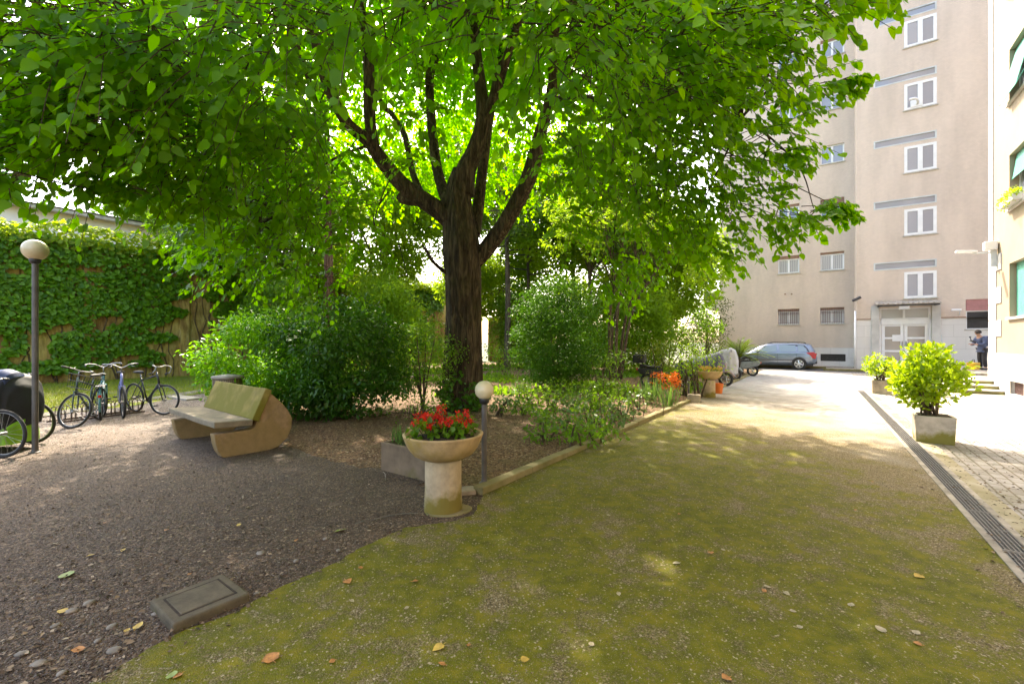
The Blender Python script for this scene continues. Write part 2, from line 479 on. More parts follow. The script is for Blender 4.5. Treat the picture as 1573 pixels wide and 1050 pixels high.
# ------------------------------------------------------------------ the ground
def sheet(name, pts, z, mat, sub=0):
    me = bpy.data.meshes.new(name)
    me.from_pydata([(q[0], q[1], z) for q in pts], [], [tuple(range(len(pts)))])
    bm = bmesh.new(); bm.from_mesh(me)
    bmesh.ops.recalc_face_normals(bm, faces=bm.faces[:])
    for f_ in bm.faces:
        if f_.normal.z < 0: f_.normal_flip()
    bmesh.ops.triangulate(bm, faces=bm.faces[:])
    bm.to_mesh(me); bm.free()
    me.materials.append(MATS[mat])
    o = bpy.data.objects.new(name, me); COL.objects.link(o)
    return kind(o, 'structure')
def ragged(pts, step=.12, amp=.03):
    out = []
    for i in range(len(pts) - 1):
        a, b = Vector((pts[i][0], pts[i][1], 0)), Vector((pts[i + 1][0], pts[i + 1][1], 0))
        n = max(1, int((b - a).length / step))
        for k in range(n):
            q = a.lerp(b, k / n)
            q += Vector((mnoise.noise(q * 3.1), mnoise.noise(q * 3.1 + Vector((9, 2, 5))), 0)) * amp * 2 + Vector((mnoise.noise(q * 14), mnoise.noise(q * 14 + Vector((3, 7, 1))), 0)) * amp
            out.append(q)
    out.append(Vector((pts[-1][0], pts[-1][1], 0)))
    return out
def dra(b): return .80 + (18.8 - b) * .0188          # left edge of the drain, not quite parallel to the kerb
CURB_A, DR0, DR1, WALL_A, GWALL_A = -2.95, .83, 1.10, 4.48, -24.5
BL, BS = 34.2, 31.8                                # facade planes of the tower
sheet('ground', [(-400, -300), (400, -300), (400, 700), (-400, 700)], -.035, 'field')
sheet('gravel_court', [(-30, -8), (0, -8), (0.2, 4.6), G(640, 745), W(-6, 26), W(-24.4, 26), W(-24.4, -8)], 0.0, 'gravel')
edge = ragged([W(CURB_A, 3.75), G(728, 790), G(690, 802), G(620, 812), G(480, 882), G(300, 962), G(130, 1052), (-2.25, .9), (-2.6, -2)], .06, .034)
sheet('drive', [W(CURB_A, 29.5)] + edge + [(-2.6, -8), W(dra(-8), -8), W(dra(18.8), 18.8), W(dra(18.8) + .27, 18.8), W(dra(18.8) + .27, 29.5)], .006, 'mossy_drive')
sheet('paving', [W(dra(-8) + .27, -8), W(WALL_A, -8), W(WALL_A, 22), W(9, 22), W(9, 29.5), W(dra(18.8) + .27, 29.5), W(dra(18.8) + .27, 18.8)], .005, 'block_paving')
sheet('road', [W(-3.2, 29.5), W(40, 29.5), W(40, 60), W(-3.2, 60)], .008, 'asphalt')
# soil bed as a gently heaped surface
bedp = [W(CURB_A, 3.8), G(650, 742), G(585, 724), G(480, 706), G(430, 684), G(395, 650), (-5.6, 8.8), (-6.4, 10.2), (-10.0, 14.8), W(-24.4, 14), W(-24.4, 29.4), W(CURB_A, 29.4)]
def poly_sd(x, y, poly):
    d = np.full(x.shape, 1e9); ins = np.zeros(x.shape, bool)
    n = len(poly)
    for i in range(n):
        ax, ay = poly[i][0], poly[i][1]; bx, by = poly[(i + 1) % n][0], poly[(i + 1) % n][1]
        ex, ey = bx - ax, by - ay
        tt = np.clip(((x - ax) * ex + (y - ay) * ey) / (ex * ex + ey * ey), 0, 1)
        d = np.minimum(d, np.hypot(x - ax - ex * tt, y - ay - ey * tt))
        c = ((ay > y) != (by > y)) & (x < (bx - ax) * (y - ay) / (by - ay + 1e-12) + ax)
        ins ^= c
    return np.where(ins, d, -d)
def vnoise(x, y, s, seed=0):
    x = x * s + seed * 17.3; y = y * s + seed * 5.1
    xi, yi = np.floor(x), np.floor(y); fx, fy = x - xi, y - yi
    fx = fx * fx * (3 - 2 * fx); fy = fy * fy * (3 - 2 * fy)
    h = lambda i, j: np.modf(np.abs(np.sin(i * 127.1 + j * 311.7) * 43758.5453))[0]
    return (h(xi, yi) * (1 - fx) + h(xi + 1, yi) * fx) * (1 - fy) + (h(xi, yi + 1) * (1 - fx) + h(xi + 1, yi + 1) * fx) * fy
def soil_h(x, y):
    s = poly_sd(x, y, bedp)
    h = .07 * np.clip(s / .8, 0, 1) + .05 * np.clip(s / 3, 0, 1)
    h = h + (vnoise(x, y, 1.7, 1) - .5) * .06 * np.clip(s / .6, 0, 1) + (vnoise(x, y, 6, 2) - .5) * .025
    return np.where(s > -.25, h - .012 + .0 * s, -.06)
def soil_z(x, y): return float(soil_h(np.array([x]), np.array([y]))[0])
def gridmesh(name, x0, x1, y0, y1, st, hf, mat):
    xs, ys = np.arange(x0, x1, st), np.arange(y0, y1, st)
    X, Y = np.meshgrid(xs, ys); Z = hf(X, Y)
    nx = len(xs)
    V = np.stack([X, Y, Z], -1).reshape(-1, 3)
    keep = (Z > -.055)
    q = []
    for j in range(len(ys) - 1):
        kk = np.where(keep[j, :-1] | keep[j, 1:] | keep[j + 1, :-1] | keep[j + 1, 1:])[0]
        q.append(np.stack([j * nx + kk, j * nx + kk + 1, (j + 1) * nx + kk + 1, (j + 1) * nx + kk], -1))
    Fc = np.concatenate(q).astype(np.int32)
    me = bpy.data.meshes.new(name)
    me.vertices.add(len(V)); me.vertices.foreach_set('co', V.astype(np.float32).ravel())
    me.loops.add(Fc.size); me.loops.foreach_set('vertex_index', Fc.ravel())
    me.polygons.add(len(Fc)); me.polygons.foreach_set('loop_start', np.arange(0, Fc.size, 4, dtype=np.int32))
    me.update(calc_edges=True)
    me.polygons.foreach_set('use_smooth', np.ones(len(Fc), bool))
    me.materials.append(MATS[mat])
    o = bpy.data.objects.new(name, me); COL.objects.link(o)
    return kind(o, 'structure')
gridmesh('soil', -22, 16, 4.2, 33, .14, soil_h, 'soil')
# lawn strip between gravel and ivy wall
lawnp = [G(20, 640), G(95, 636), G(215, 622), G(312, 604), (-7.6, 11.6), (-9.6, 14.6), W(-24.45, 13.5), W(-24.45, 0)]
sheet('lawn', lawnp, .012, 'lawn_soil')
# kerb stones along the bed: separate stones with open joints
mb = MB(); b0 = 3.75
while b0 < 27:
    ln = R.uniform(.9, 1.15)
    o_ = W(CURB_A, b0); M_ = Matrix.Translation(o_) @ Matrix.Rotation(TH + R.uniform(-.006, .006), 4, 'Z')
    mb.box(-.135, .0, 0, ln - .012, -.05, .075 + R.uniform(-.008, .008), M_)
    b0 += ln
kind(mb.build('kerb', 'kerb_stone', bevel=.012), 'structure')
# edging that holds the lawn
mb = MB()
for (u0, v0, u1, v1) in ((60, 641, 150, 628), (150, 628, 232, 615), (232, 615, 312, 602)):
    p0, p1 = G(u0, v0), G(u1, v1)
    mb.tube([p0 + Vector((0, 0, .02)), p1 + Vector((0, 0, .02))], .075, 4)
kind(mb.build('lawn_edging', 'concrete', bevel=.01), 'structure')
# pale pad under the flower urn and stone corner by the bollard
mb = MB()
pc = G(690, 786)
mb.prism([(pc.x - .03 + .22 * cos(t_) * (1 + .12 * sin(3 * t_ + 1)), pc.y + .04 + .19 * sin(t_) * (1 + .1 * cos(2 * t_))) for t_ in [2 * pi * i / 22 for i in range(22)]], 'z', -.02, .016)
kind(mb.build('concrete_pad', 'kerb_stone', bevel=.006), 'structure')
mb = MB(); q = G(705, 757)
mb.box(-.17, .17, -.09, .09, -.03, .045, Matrix.Translation(q) @ Matrix.Rotation(.25, 4, 'Z'))
tag(mb.build('stone_block', 'concrete_worn', bevel=.015), 'loose stone block on the soil between the red flower urn and the short globe lamp', 'stone')
# road-side pavement in front of the tower
ka0 = FB(1105, 525, BL)[0]; KS = FB(1316, 525, BS)[0]
mb = MB()
mb.box(ka0 - 3, KS, BL - 1.1, BL - .004, -.02, .13)
mb.box(KS - 1.4, 12, BS - 1.0, BS - .004, -.02, .128)
o = mb.build('pavement', 'concrete', bevel=.015); o.rotation_euler.z = TH; kind(o, 'structure')
mb = MB()
mb.box(ka0 - 3, KS - 1.4, BL - 1.24, BL - 1.1, -.02, .135)
mb.box(KS - 1.54, 12, BS - 1.14, BS - 1.0, -.02, .134)
o = mb.build('kerb_roadside', 'kerb_stone', bevel=.02); o.rotation_euler.z = TH; kind(o, 'structure')

# ------------------------------------------------------------------ facades with real openings
def facade(mb, x0, x1, z0, z1, ops, mp, depth):
    xs = sorted({x0, x1, *[o[0] for o in ops], *[o[1] for o in ops]}); zs = sorted({z0, z1, *[o[2] for o in ops], *[o[3] for o in ops]})
    for i in range(len(xs) - 1):
        for j in range(len(zs) - 1):
            cx, cz = (xs[i] + xs[i + 1]) / 2, (zs[j] + zs[j + 1]) / 2
            if any(o[0] < cx < o[1] and o[2] < cz < o[3] for o in ops): continue
            mb.add([mp(xs[i], 0, zs[j]), mp(xs[i + 1], 0, zs[j]), mp(xs[i + 1], 0, zs[j + 1]), mp(xs[i], 0, zs[j + 1])], [(0, 1, 2, 3)])
    for (a0, a1, c0, c1) in ops:
        mb.add([mp(a0, 0, c0), mp(a1, 0, c0), mp(a1, 0, c1), mp(a0, 0, c1), mp(a0, depth, c0), mp(a1, depth, c0), mp(a1, depth, c1), mp(a0, depth, c1)],
               [(0, 4, 5, 1), (1, 5, 6, 2), (2, 6, 7, 3), (3, 7, 4, 0)])
def pbox(mb, mp, x0, x1, d0, d1, z0, z1):
    vs = [mp(x, d, z) for z in (z0, z1) for (x, d) in ((x0, d0), (x1, d0), (x1, d1), (x0, d1))]
    mb.add(vs, [(3, 2, 1, 0), (4, 5, 6, 7), (0, 1, 5, 4), (1, 2, 6, 5), (2, 3, 7, 6), (3, 0, 4, 7)])
def cladding(name, c1, c2, mort, bw, rh, msize, ax='x', stain=.2):
    m, t, N, L, bs = newmat(name)
    co = N.new('ShaderNodeTexCoord').outputs['Object']
    sp = N.new('ShaderNodeSeparateXYZ'); L.new(co, sp.inputs[0])
    cb = N.new('ShaderNodeCombineXYZ')
    L.new(mth(N, L, 'ADD', sp.outputs[0], sp.outputs[1]), cb.inputs[0]); L.new(sp.outputs[2], cb.inputs[1])
    br = N.new('ShaderNodeTexBrick'); L.new(cb.outputs[0], br.inputs['Vector'])
    for k_, v_ in (('Scale', 1.0), ('Mortar Size', msize), ('Brick Width', bw), ('Row Height', rh), ('Mortar Smooth', .2)): br.inputs[k_].default_value = v_
    for k_, v_ in (('Color1', c1), ('Color2', c2), ('Mortar', mort)): br.inputs[k_].default_value = (*v_, 1)
    mpn = N.new('ShaderNodeMapping'); mpn.inputs['Scale'].default_value = (1, 1, .22); L.new(co, mpn.inputs[0])
    n = noise_node(N, L, mpn.outputs[0], .8, 7, .62)
    r = ramp(N, [(.3, (1 - stain,) * 3), (.6, (1, 1, 1))]); L.new(n, r.inputs[0])
    L.new(mixc(N, L, 1.0, br.outputs[0], r.outputs[0], 'MULTIPLY'), bs.inputs['Base Color'])
    bs.inputs['Roughness'].default_value = .65
    bump(N, L, bs, mth(N, L, 'SUBTRACT', noise_node(N, L, co, 50, 3), br.outputs['Fac']), .25, .004)
cladding('tower_tile', (.64, .525, .445), (.70, .575, .485), (.56, .46, .39), .12, .06, .006, stain=.2)
cladding('marble_panel', (.66, .63, .61), (.70, .67, .65), (.52, .49, .47), .9, .62, .008, stain=.12)
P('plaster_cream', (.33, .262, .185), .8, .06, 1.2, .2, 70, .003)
P('white_frame', (.78, .78, .80), .45, .05, 3)
P('steel_frame', (.55, .58, .60), .4, .1, 3)
P('grille_iron', (.20, .12, .11), .6, .3, 20)
P('pink_shutter', (.50, .23, .23), .6, .12, 3)
P('brown_box', (.33, .20, .14), .7, .2, 3)
P('dark_metal', (.035, .033, .035), .45, .3, 10)
P('interior_dark', (.05, .045, .045), .8, .3, 2)
P('teal_slat', (.10, .40, .31), .5, .1, 4)
glass('pane_grey', (.27, .28, .33), .10)
glass('pane_blue', (.13, .16, .22), .08)
glass('pane_curtain', (.46, .45, .44), .35, .6)
glass('pane_door', (.28, .26, .25), .10)
m, t, N, L, bs = newmat('curtain_pane')            # net curtain seen close behind the glass
co = N.new('ShaderNodeTexCoord').outputs['Object']
wv = N.new('ShaderNodeTexWave'); wv.inputs['Scale'].default_value = 3.2; wv.inputs['Distortion'].default_value = 1.4; L.new(co, wv.inputs[0])
r = ramp(N, [(.2, (.34, .33, .34)), (.8, (.52, .50, .50))]); L.new(wv.outputs[0], r.inputs[0]); L.new(r.outputs[0], bs.inputs['Base Color'])
bs.inputs['Roughness'].default_value = .25

TW = thing('apartment_tower', 'tall beige tiled apartment block with a projecting stair bay and glazed entrance', 'apartment block', W(ka0, BL), TH)
def tw(b):                                          # local mapping: a along x, d deeper into the facade
    return lambda a, d, z: (a - ka0, (b - BL) + d, z)
mL, mS = tw(BL), tw(BS)
TOP = 27.0
def rect(u0, u1, v0, v1, b):
    uc, vc = (u0 + u1) / 2, (v0 + v1) / 2
    a0, a1 = FB(u0, vc, b)[0], FB(u1, vc, b)[0]
    return [a0, a1, FB(uc, v1, b)[1], FB(uc, v0, b)[1]]
# window rows of the left bay: measured at the ground and at the fifth floor, equal storeys between
rA0, rA5 = rect(1260, 1297, 474, 497, BL), rect(1260, 1296, 62, 86, BL)
rB0 = rect(1195, 1228, 476, 498, BL)
FLOORS = 8
dz = (rA5[2] - rA0[2]) / 5
opsL, specL = [], []
for k in range(FLOORS):
    for (rc, nm) in ((rA0, 'A'), (rB0, 'B')):
        z0_ = rA0[2] + dz * k
        a0, a1 = rc[0], rc[1]
        hgt_ = (1.0 if k == 0 else 1.12)
        o_ = (a0, a1, z0_, z0_ + hgt_)
        opsL.append(o_); specL.append((o_, k, nm))
vent = rect(1260.5, 1299, 547, 558, BL); vent = (vent[0], vent[1], .42, .86)
opsL.append(vent)
aL0, aL1 = ka0, KS + .3
mb = MB(); facade(mb, aL0, aL1, 1.25, TOP, [o_ for o_ in opsL if o_ != vent], mL, .22)
for (x_, d0, d1) in ((aL0, 0, 14),):               # the side towards the garden, back and roof
    mb.add([mL(x_, d0, 1.25), mL(x_, d1, 1.25), mL(x_, d1, TOP), mL(x_, d0, TOP)], [(0, 1, 2, 3)])
mb.add([mL(aL0, 0, TOP), mL(aL1, 0, TOP), mL(aL1, 14, TOP), mL(aL0, 14, TOP)], [(0, 1, 2, 3)])
mb.add([mL(aL0, 14, 0), mL(30, 14, 0), mL(30, 14, TOP), mL(aL0, 14, TOP)], [(0, 1, 2, 3)])
mb.build('wall', 'tower_tile', TW)
mb = MB(); facade(mb, aL0 - .03, KS + .25, 0, 1.25, [vent], lambda a, d, z: mL(a, d - .03, z), .2)
mb.add([mL(aL0 - .03, -.03, 0), mL(aL0 - .03, 14, 0), mL(aL0 - .03, 14, 1.25), mL(aL0 - .03, -.03, 1.25)], [(0, 1, 2, 3)])
mb.add([mL(aL0 - .03, -.03, 1.25), mL(KS + .25, -.03, 1.25), mL(KS + .25, 0.01, 1.25), mL(aL0 - .03, .01, 1.25)], [(0, 1, 2, 3)])
mb.build('plinth', 'marble_panel', TW)
def casement(parent, mp, o_, pane, frame='white_frame', d=.10, fw=.075, mull=True, sill=True, rail=None, name='window'):
    a0, a1, z0, z1 = o_
    f = MB()
    pbox(f, mp, a0, a0 + fw, d, d + .06, z0, z1); pbox(f, mp, a1 - fw, a1, d, d + .06, z0, z1)
    pbox(f, mp, a0 + fw, a1 - fw, d, d + .06, z0, z0 + fw); pbox(f, mp, a0 + fw, a1 - fw, d, d + .06, z1 - fw, z1)
    if mull:
        c = (a0 + a1) / 2; pbox(f, mp, c - fw * .75, c + fw * .75, d - .01, d + .055, z0 + fw, z1 - fw)
    if rail:
        for zr in rail: pbox(f, mp, a0 + fw, a1 - fw, d + .004, d + .05, zr - .03, zr + .03)
    fo = f.build(name, frame, parent)
    p = MB(); pbox(p, mp, a0 + fw * .6, a1 - fw * .6, d + .03, d + .045, z0 + fw * .6, z1 - fw * .6)
    p.build('pane', pane, fo)
    if sill:
        s_ = MB(); pbox(s_, mp, a0 - .06, a1 + .06, -.05, d, z0 - .05, z0 + .012); s_.build('sill', 'concrete_pale', fo)
    return fo
for (o_, k, nm) in specL:
    a0, a1, z0, z1 = o_
    shut = {('A', 5): .16, ('A', 4): .14, ('A', 3): .0, ('A', 2): .45, ('A', 1): .12, ('B', 1): .2}.get((nm, k), .15)
    fo = casement(TW, mL, (a0, a1, z0, z1 - shut), 'curtain_pane' if k in (0, 1) else R.choice(['pane_blue', 'pane_grey']))
    if shut:
        s_ = MB()
        nsl = max(2, int(shut / .045))
        for q in range(nsl):
            pbox(s_, mL, a0 + .02, a1 - .02, .06 + .004 * (q % 2), .11, z1 - shut + q * shut / nsl + .002, z1 - shut + (q + 1) * shut / nsl - .004)
        s_.build('roller_shutter', 'brown_box', fo)
    if k == 0:
        g = MB()
        n_ = 10
        for q in range(n_ + 1):
            x_ = a0 + .03 + (a1 - a0 - .06) * q / n_
            g.tube([mL(x_, .02, z0 + .02), mL(x_, .02, z1 - .02)], .011, 5)
        for q in range(n_):
            x0_, x1_ = a0 + .03 + (a1 - a0 - .06) * q / n_, a0 + .03 + (a1 - a0 - .06) * (q + 1) / n_
            for zz, sgn in ((z1 - .3, 1), (z1 - .08, -1)):
                g.tube([mL(x0_, .02, zz), mL((x0_ + x1_) / 2, .0, zz + .09 * sgn), mL(x1_, .02, zz)], .009, 4)
        for zz in (z0 + .1, z1 - .34): g.tube([mL(a0, .022, zz), mL(a1, .022, zz)], .011, 5)
        g.build('window_grille', 'grille_iron', fo)
mb = MB(); 
for q in range(9): pbox(mb, mL, vent[0], vent[1], .06, .075, vent[2] + .02 + q * .047, vent[2] + .05 + q * .047)
pbox(mb, mL, vent[0], vent[1], .12, .13, vent[2], vent[3])
mb.build('basement_vent', 'dark_metal', TW)
# small pipe outlets left in the tiling
for k in range(0, 8):
    for (uu, dv) in ((1206, 0), (1216, 0)):
        a_, z_ = FB(uu, 450, BL)
        z_ += dz * (k - .02)
        mb = MB(); mb.lathe([(.05, 0), (.05, .03), (.03, .035)], 10, Matrix.Translation(mL(a_, 0, z_)) @ Matrix.Rotation(radians(90), 4, 'X')); mb.build('vent_outlet', 'brown_box', TW)
# balcony on the corner away from us
mb = MB(); pbox(mb, mL, aL0 - 1.25, aL0, 1.2, 6, 4.05, 4.25); mb.build('balcony_slab', 'white_stone', TW)
mb = MB()
pbox(mb, mL, aL0 - 1.25, aL0, 1.2, 1.28, 4.25, 5.2); pbox(mb, mL, aL0 - 1.25, aL0 - 1.17, 1.28, 6, 4.25, 5.2)
mb.build('balcony_parapet', 'concrete_pale', TW)

# stair bay
aS1 = FB(1520, 525, BS)[0] + 4.2
strips, wins = [], []
r5, r1 = rect(1342, 1439, 397, 411, BS), rect(1389, 1439, 415, 458, BS)
zs5 = FB(1439, 397, BS)[1], FB(1439, 409.5, BS)[1]
zs1 = FB(1437, 2, BS)[1]
ds = (zs1 - zs5[0]) / 4
wz = FB(1414, 457.5, BS)[1], FB(1414, 416.5, BS)[1]
for k in range(7):
    strips.append((r5[0], r5[1], zs5[1] + ds * k, zs5[0] + ds * k))
    wins.append((r1[0], r1[1], wz[0] + ds * k, wz[1] + ds * k))
pinkA = FB(1483.5, 480, BS)[0]
pw = (pinkA, pinkA + 2.1, FB(1483.5, 506, BS)[1], FB(1483.5, 460, BS)[1])
dA0, dA1 = FB(1351, 520, BS)[0], FB(1430, 520, BS)[0]
dz0, dz1 = .34, FB(1390, 472, BS)[1]
PLZ = FB(1335, 491, BS)[1]
door = (dA0, dA1, dz0, dz1)
mb = MB(); facade(mb, KS, aS1, PLZ, TOP, strips + wins + [(pw[0], pw[1], PLZ, pw[3]), (dA0, dA1, PLZ, dz1)], mS, .2)
mb.add([mS(KS, 0, 0), mS(KS, 4, 0), mS(KS, 4, TOP), mS(KS, 0, TOP)], [(0, 1, 2, 3)])
mb.add([mS(aS1, 0, 0), mS(aS1, 16, 0), mS(aS1, 16, TOP), mS(aS1, 0, TOP)], [(0, 1, 2, 3)])
mb.add([mS(KS, 0, TOP), mS(aS1, 0, TOP), mS(aS1, 16, TOP), mS(KS, 16, TOP)], [(0, 1, 2, 3)])
mb.build('stair_wall', 'tower_tile', TW)
mb = MB(); facade(mb, KS - .03, aS1, 0, PLZ, [(pw[0], pw[1], pw[2], PLZ), (dA0, dA1, 0, PLZ)], lambda a, d, z: mS(a, d - .03, z), .23)
mb.add([mS(KS - .03, -.03, 0), mS(KS - .03, 3, 0), mS(KS - .03, 3, PLZ), mS(KS - .03, -.03, PLZ)], [(0, 1, 2, 3)])
mb.build('marble_cladding', 'marble_panel', TW)
mb = MB(); pbox(mb, mS, KS - .06, dA0 - .35, -.07, .0, PLZ, PLZ + .05); mb.build('cladding_cap', 'brown_box', TW); mb = MB(); pbox(mb, mS, dA1 + .35, pw[0], -.07, 0, PLZ, PLZ + .05); mb.build('cladding_cap', 'brown_box', TW)
for s_ in strips:
    f = MB(); a0, a1, z0, z1 = s_
    pbox(f, mS, a0, a1, -.01, .07, z0, z0 + .06); pbox(f, mS, a0, a1, -.01, .07, z1 - .06, z1)
    pbox(f, mS, a0, a0 + .07, -.01, .07, z0 + .06, z1 - .06); pbox(f, mS, a1 - .07, a1, -.01, .07, z0 + .06, z1 - .06)
    fo = f.build('strip_window', 'steel_frame', TW)
    p = MB(); pbox(p, mS, a0 + .05, a1 - .05, .04, .055, z0 + .04, z1 - .04); p.build('pane', 'pane_grey', fo)
for i, o_ in enumerate(wins):
    casement(TW, mS, o_, 'pane_grey', fw=.13, d=.0)
# guard's window with a pink shutter half down
s_ = MB(); shz = FB(1483.5, 477, BS)[1]
nsl = 14
for q in range(nsl):
    z_ = shz + (pw[3] - shz) * q / nsl
    pbox(s_, mS, pw[0] + .02, pw[1] - .02, .03 + .006 * (q % 2), .09, z_ + .003, z_ + (pw[3] - shz) / nsl - .003)
fo = casement(TW, mS, (pw[0], pw[1], pw[2], shz), 'pane_door', mull=False, d=.08, fw=.06)
s_.build('roller_shutter', 'pink_shutter', fo)
q = MB(); c_ = pw[0] + .86; pbox(q, mS, c_, c_ + .14, .065, .14, pw[2] + .06, shz - .06); q.build('mullion', 'white_frame', fo)
q = MB(); pbox(q, mS, pw[0] + .06, c_ - .0, .085, .10, pw[2] + .06, shz - .06); q.build('open_sash', 'interior_dark', fo)
# entrance: pilasters, canopy, glazed double door
mb = MB(); pbox(mb, mS, dA0 - .36, dA0 - .02, -.16, -.03, 0, dz1 + .12); mb.build('pilaster', 'white_stone', TW, bevel=.01)
mb = MB(); pbox(mb, mS, dA1 + .02, dA1 + .36, -.16, -.03, 0, dz1 + .12); mb.build('pilaster', 'white_stone', TW, bevel=.01)
mb = MB()
cz0 = FB(1390, 468, BS)[1]
c0, c1 = FB(1345, 466, BS - .5)[0], FB(1444, 466, BS - .5)[0]
for q in range(26):                                # corrugated sheet, thin ribs
    x0_, x1_ = c0 + (c1 - c0) * q / 26, c0 + (c1 - c0) * (q + 1) / 26
    zr = .03 if q % 2 else 0
    vs = [mS(x0_, -.95, cz0 + zr), mS(x1_, -.95, cz0 + (.03 - zr)), mS(x1_, -.04, cz0 + .2 + (.03 - zr)), mS(x0_, -.04, cz0 + .2 + zr)]
    mb.add(vs + [(v_[0], v_[1], v_[2] - .03) for v_ in vs], [(0, 1, 2, 3), (7, 6, 5, 4), (0, 4, 5, 1), (2, 6, 7, 3), (1, 5, 6, 2), (3, 7, 4, 0)])
mb.build('entrance_canopy', 'concrete', TW)
mb = MB()
pbox(mb, mS, c0 + .05, c1 - .05, -.9, -.82, cz0 - .11, cz0 - .03)
for x_ in (c0 + .1, c1 - .18): pbox(mb, mS, x_, x_ + .08, -.82, -.03, cz0 - .10, cz0 - .025)
mb.build('canopy_beam', 'dark_metal', TW)
f = MB(); tr0 = FB(1390, 487, BS)[1]; tr1 = FB(1390, 482, BS)[1] 
tz0, tz1 = FB(1390, 498, BS)[1], FB(1390, 488, BS)[1]
pbox(f, mS, dA0, dA0 + .09, .06, .14, dz0, dz1); pbox(f, mS, dA1 - .09, dA1, .06, .14, dz0, dz1)
pbox(f, mS, dA0 + .09, dA1 - .09, .0, .14, tz0, tz1); pbox(f, mS, dA0 + .09, dA1 - .09, .06, .14, dz1 - .08, dz1)
cm = (dA0 + dA1) / 2 - .02
pbox(f, mS, cm - .05, cm + .05, .05, .13, tz1, dz1 - .08)
fo = f.build('entrance_frame', 'white_frame', TW)
p = MB(); pbox(p, mS, dA0 + .09, dA1 - .09, .10, .115, tz1, dz1 - .08); p.build('transom_pane', 'pane_curtain', fo)
for (x0_, x1_) in ((dA0 + .1, cm - .01), (cm + .01, dA1 - .1)):
    f = MB()
    pbox(f, mS, x0_, x0_ + .13, .05, .12, dz0, tz0 - .01); pbox(f, mS, x1_ - .13, x1_, .05, .12, dz0, tz0 - .01)
    for (za, zb) in ((dz0, dz0 + .25), (dz0 + .72, dz0 + .82), (dz0 + 1.42, dz0 + 1.52), (tz0 - .1, tz0 - .01)):
        pbox(f, mS, x0_ + .13, x1_ - .13, .055, .115, za, zb)
    do = f.build('door', 'white_frame', TW)
    p = MB(); pbox(p, mS, x0_ + .12, x1_ - .12, .08, .092, dz0 + .1, tz0 - .05); p.build('pane', 'pane_door', do)
    p = MB(); xh = x1_ - .07 if x0_ < cm - .1 else x0_ + .07
    p.tube([mS(xh, .0, dz0 + .95), mS(xh, .0, dz0 + 1.3)], .018, 8); p.build('handle', 'dark_metal', do)
p = MB(); xn = FB(1379, 520, BS)[0]; pbox(p, mS, xn - .22, xn + .12, .035, .048, FB(1379, 524, BS)[1], FB(1379, 514, BS)[1])
nt_ = p.build('notice', 'white_frame', None); nt_.location = TW.location; nt_.rotation_euler.z = TH
tag(nt_, 'white paper notice taped inside the left leaf of the glazed entrance door', 'notice')
p = MB(); xi = FB(1441, 520, BS)[0]; pbox(p, mS, xi - .14, xi + .14, -.09, -.03, FB(1441, 528, BS)[1], FB(1441, 514, BS)[1])
ic = p.build('intercom', 'steel_frame', None, bevel=.01); ic.location = TW.location; ic.rotation_euler.z = TH
tag(ic, 'grey intercom panel on the marble cladding right of the entrance door', 'intercom')
p = MB(); pbox(p, mS, xi - .09, xi + .09, -.095, -.088, FB(1441, 525, BS)[1], FB(1441, 516, BS)[1]); p.build('keypad', 'dark_metal', ic)
# floodlight over the entrance, small camera, corner lamp
def floodlight(u, v, b, label, sz=.34):
    a_, z_ = FB(u, v, b)
    t_ = thing('floodlight', label, 'floodlight', W(a_, b - .0, z_), TH)
    p = MB(); p.box(-sz / 2, sz / 2, -.30, -.12, -.1, .08); p.build('lamp_body', 'concrete_pale', t_, bevel=.02)
    p = MB(); p.box(-sz / 2 + .03, sz / 2 - .03, -.312, -.30, -.075, .055); p.build('lens', 'pane_curtain', t_)
    p = MB(); p.tube([(0, -.12, 0), (0, -.03, .02)], .025, 8); p.build('bracket', 'dark_metal', t_)
    return t_
floodlight(1388, 473, BS - .75, 'grey floodlight fixed under the corrugated canopy over the entrance', .42)
a_, z_ = FB(1473, 476, BS)
t_ = thing('security_camera', 'small white camera on a bracket left of the pink shutter', 'camera', W(a_, BS, z_), TH)
p = MB(); p.box(-.32, .05, -.30, -.20, -.05, .05); p.build('camera_body', 'white_frame', t_, bevel=.02)
p = MB(); p.tube([(0, -.03, -.25), (0, -.14, -.2), (0, -.24, -.04)], .018, 6); p.build('bracket', 'steel_frame', t_)
a_, z_ = FB(1407, 157, BS)
t_ = thing('exhaust_vent', 'small white boxed vent with a bent pipe in the second stair window from the top', 'vent', W(a_, BS, z_), TH)
p = MB(); p.box(-.22, .26, -.03, .02, -.24, .12); p.build('vent_plate', 'white_frame', t_, bevel=.01)
p = MB(); p.tube(smooth_path([(.05, -.02, -.1), (.05, -.22, -.05), (-.05, -.34, .06), (-.3, -.36, .08)], 4), .06, 10); p.build('pipe', 'white_frame', t_, smooth=True)
a_, z_ = FB(1313, 462, BS)
t_ = thing('wall_lamp', 'small dark lamp angled out from the corner of the stair bay', 'wall lamp', W(a_ + .1, BS - .03, z_), TH)
p = MB(); p.tube([(0, 0, 0), (-.05, -.25, .12)], .03, 8); p.build('arm', 'steel_frame', t_)
p = MB(); p.tube([(-.22, -.25, -.02), (.16, -.25, .18)], .075, 8); p.build('lamp_head', 'dark_metal', t_, bevel=.01)
# drainpipe at the junction of the two bays
p = MB(); p.tube([W(KS - .07, BS - .09, .13), W(KS - .07, BS - .09, PLZ + .5)], .05, 10)
tag(p.build('drainpipe', 'white_frame', smooth=True), 'white drainpipe at the foot of the stair bay corner', 'drainpipe')

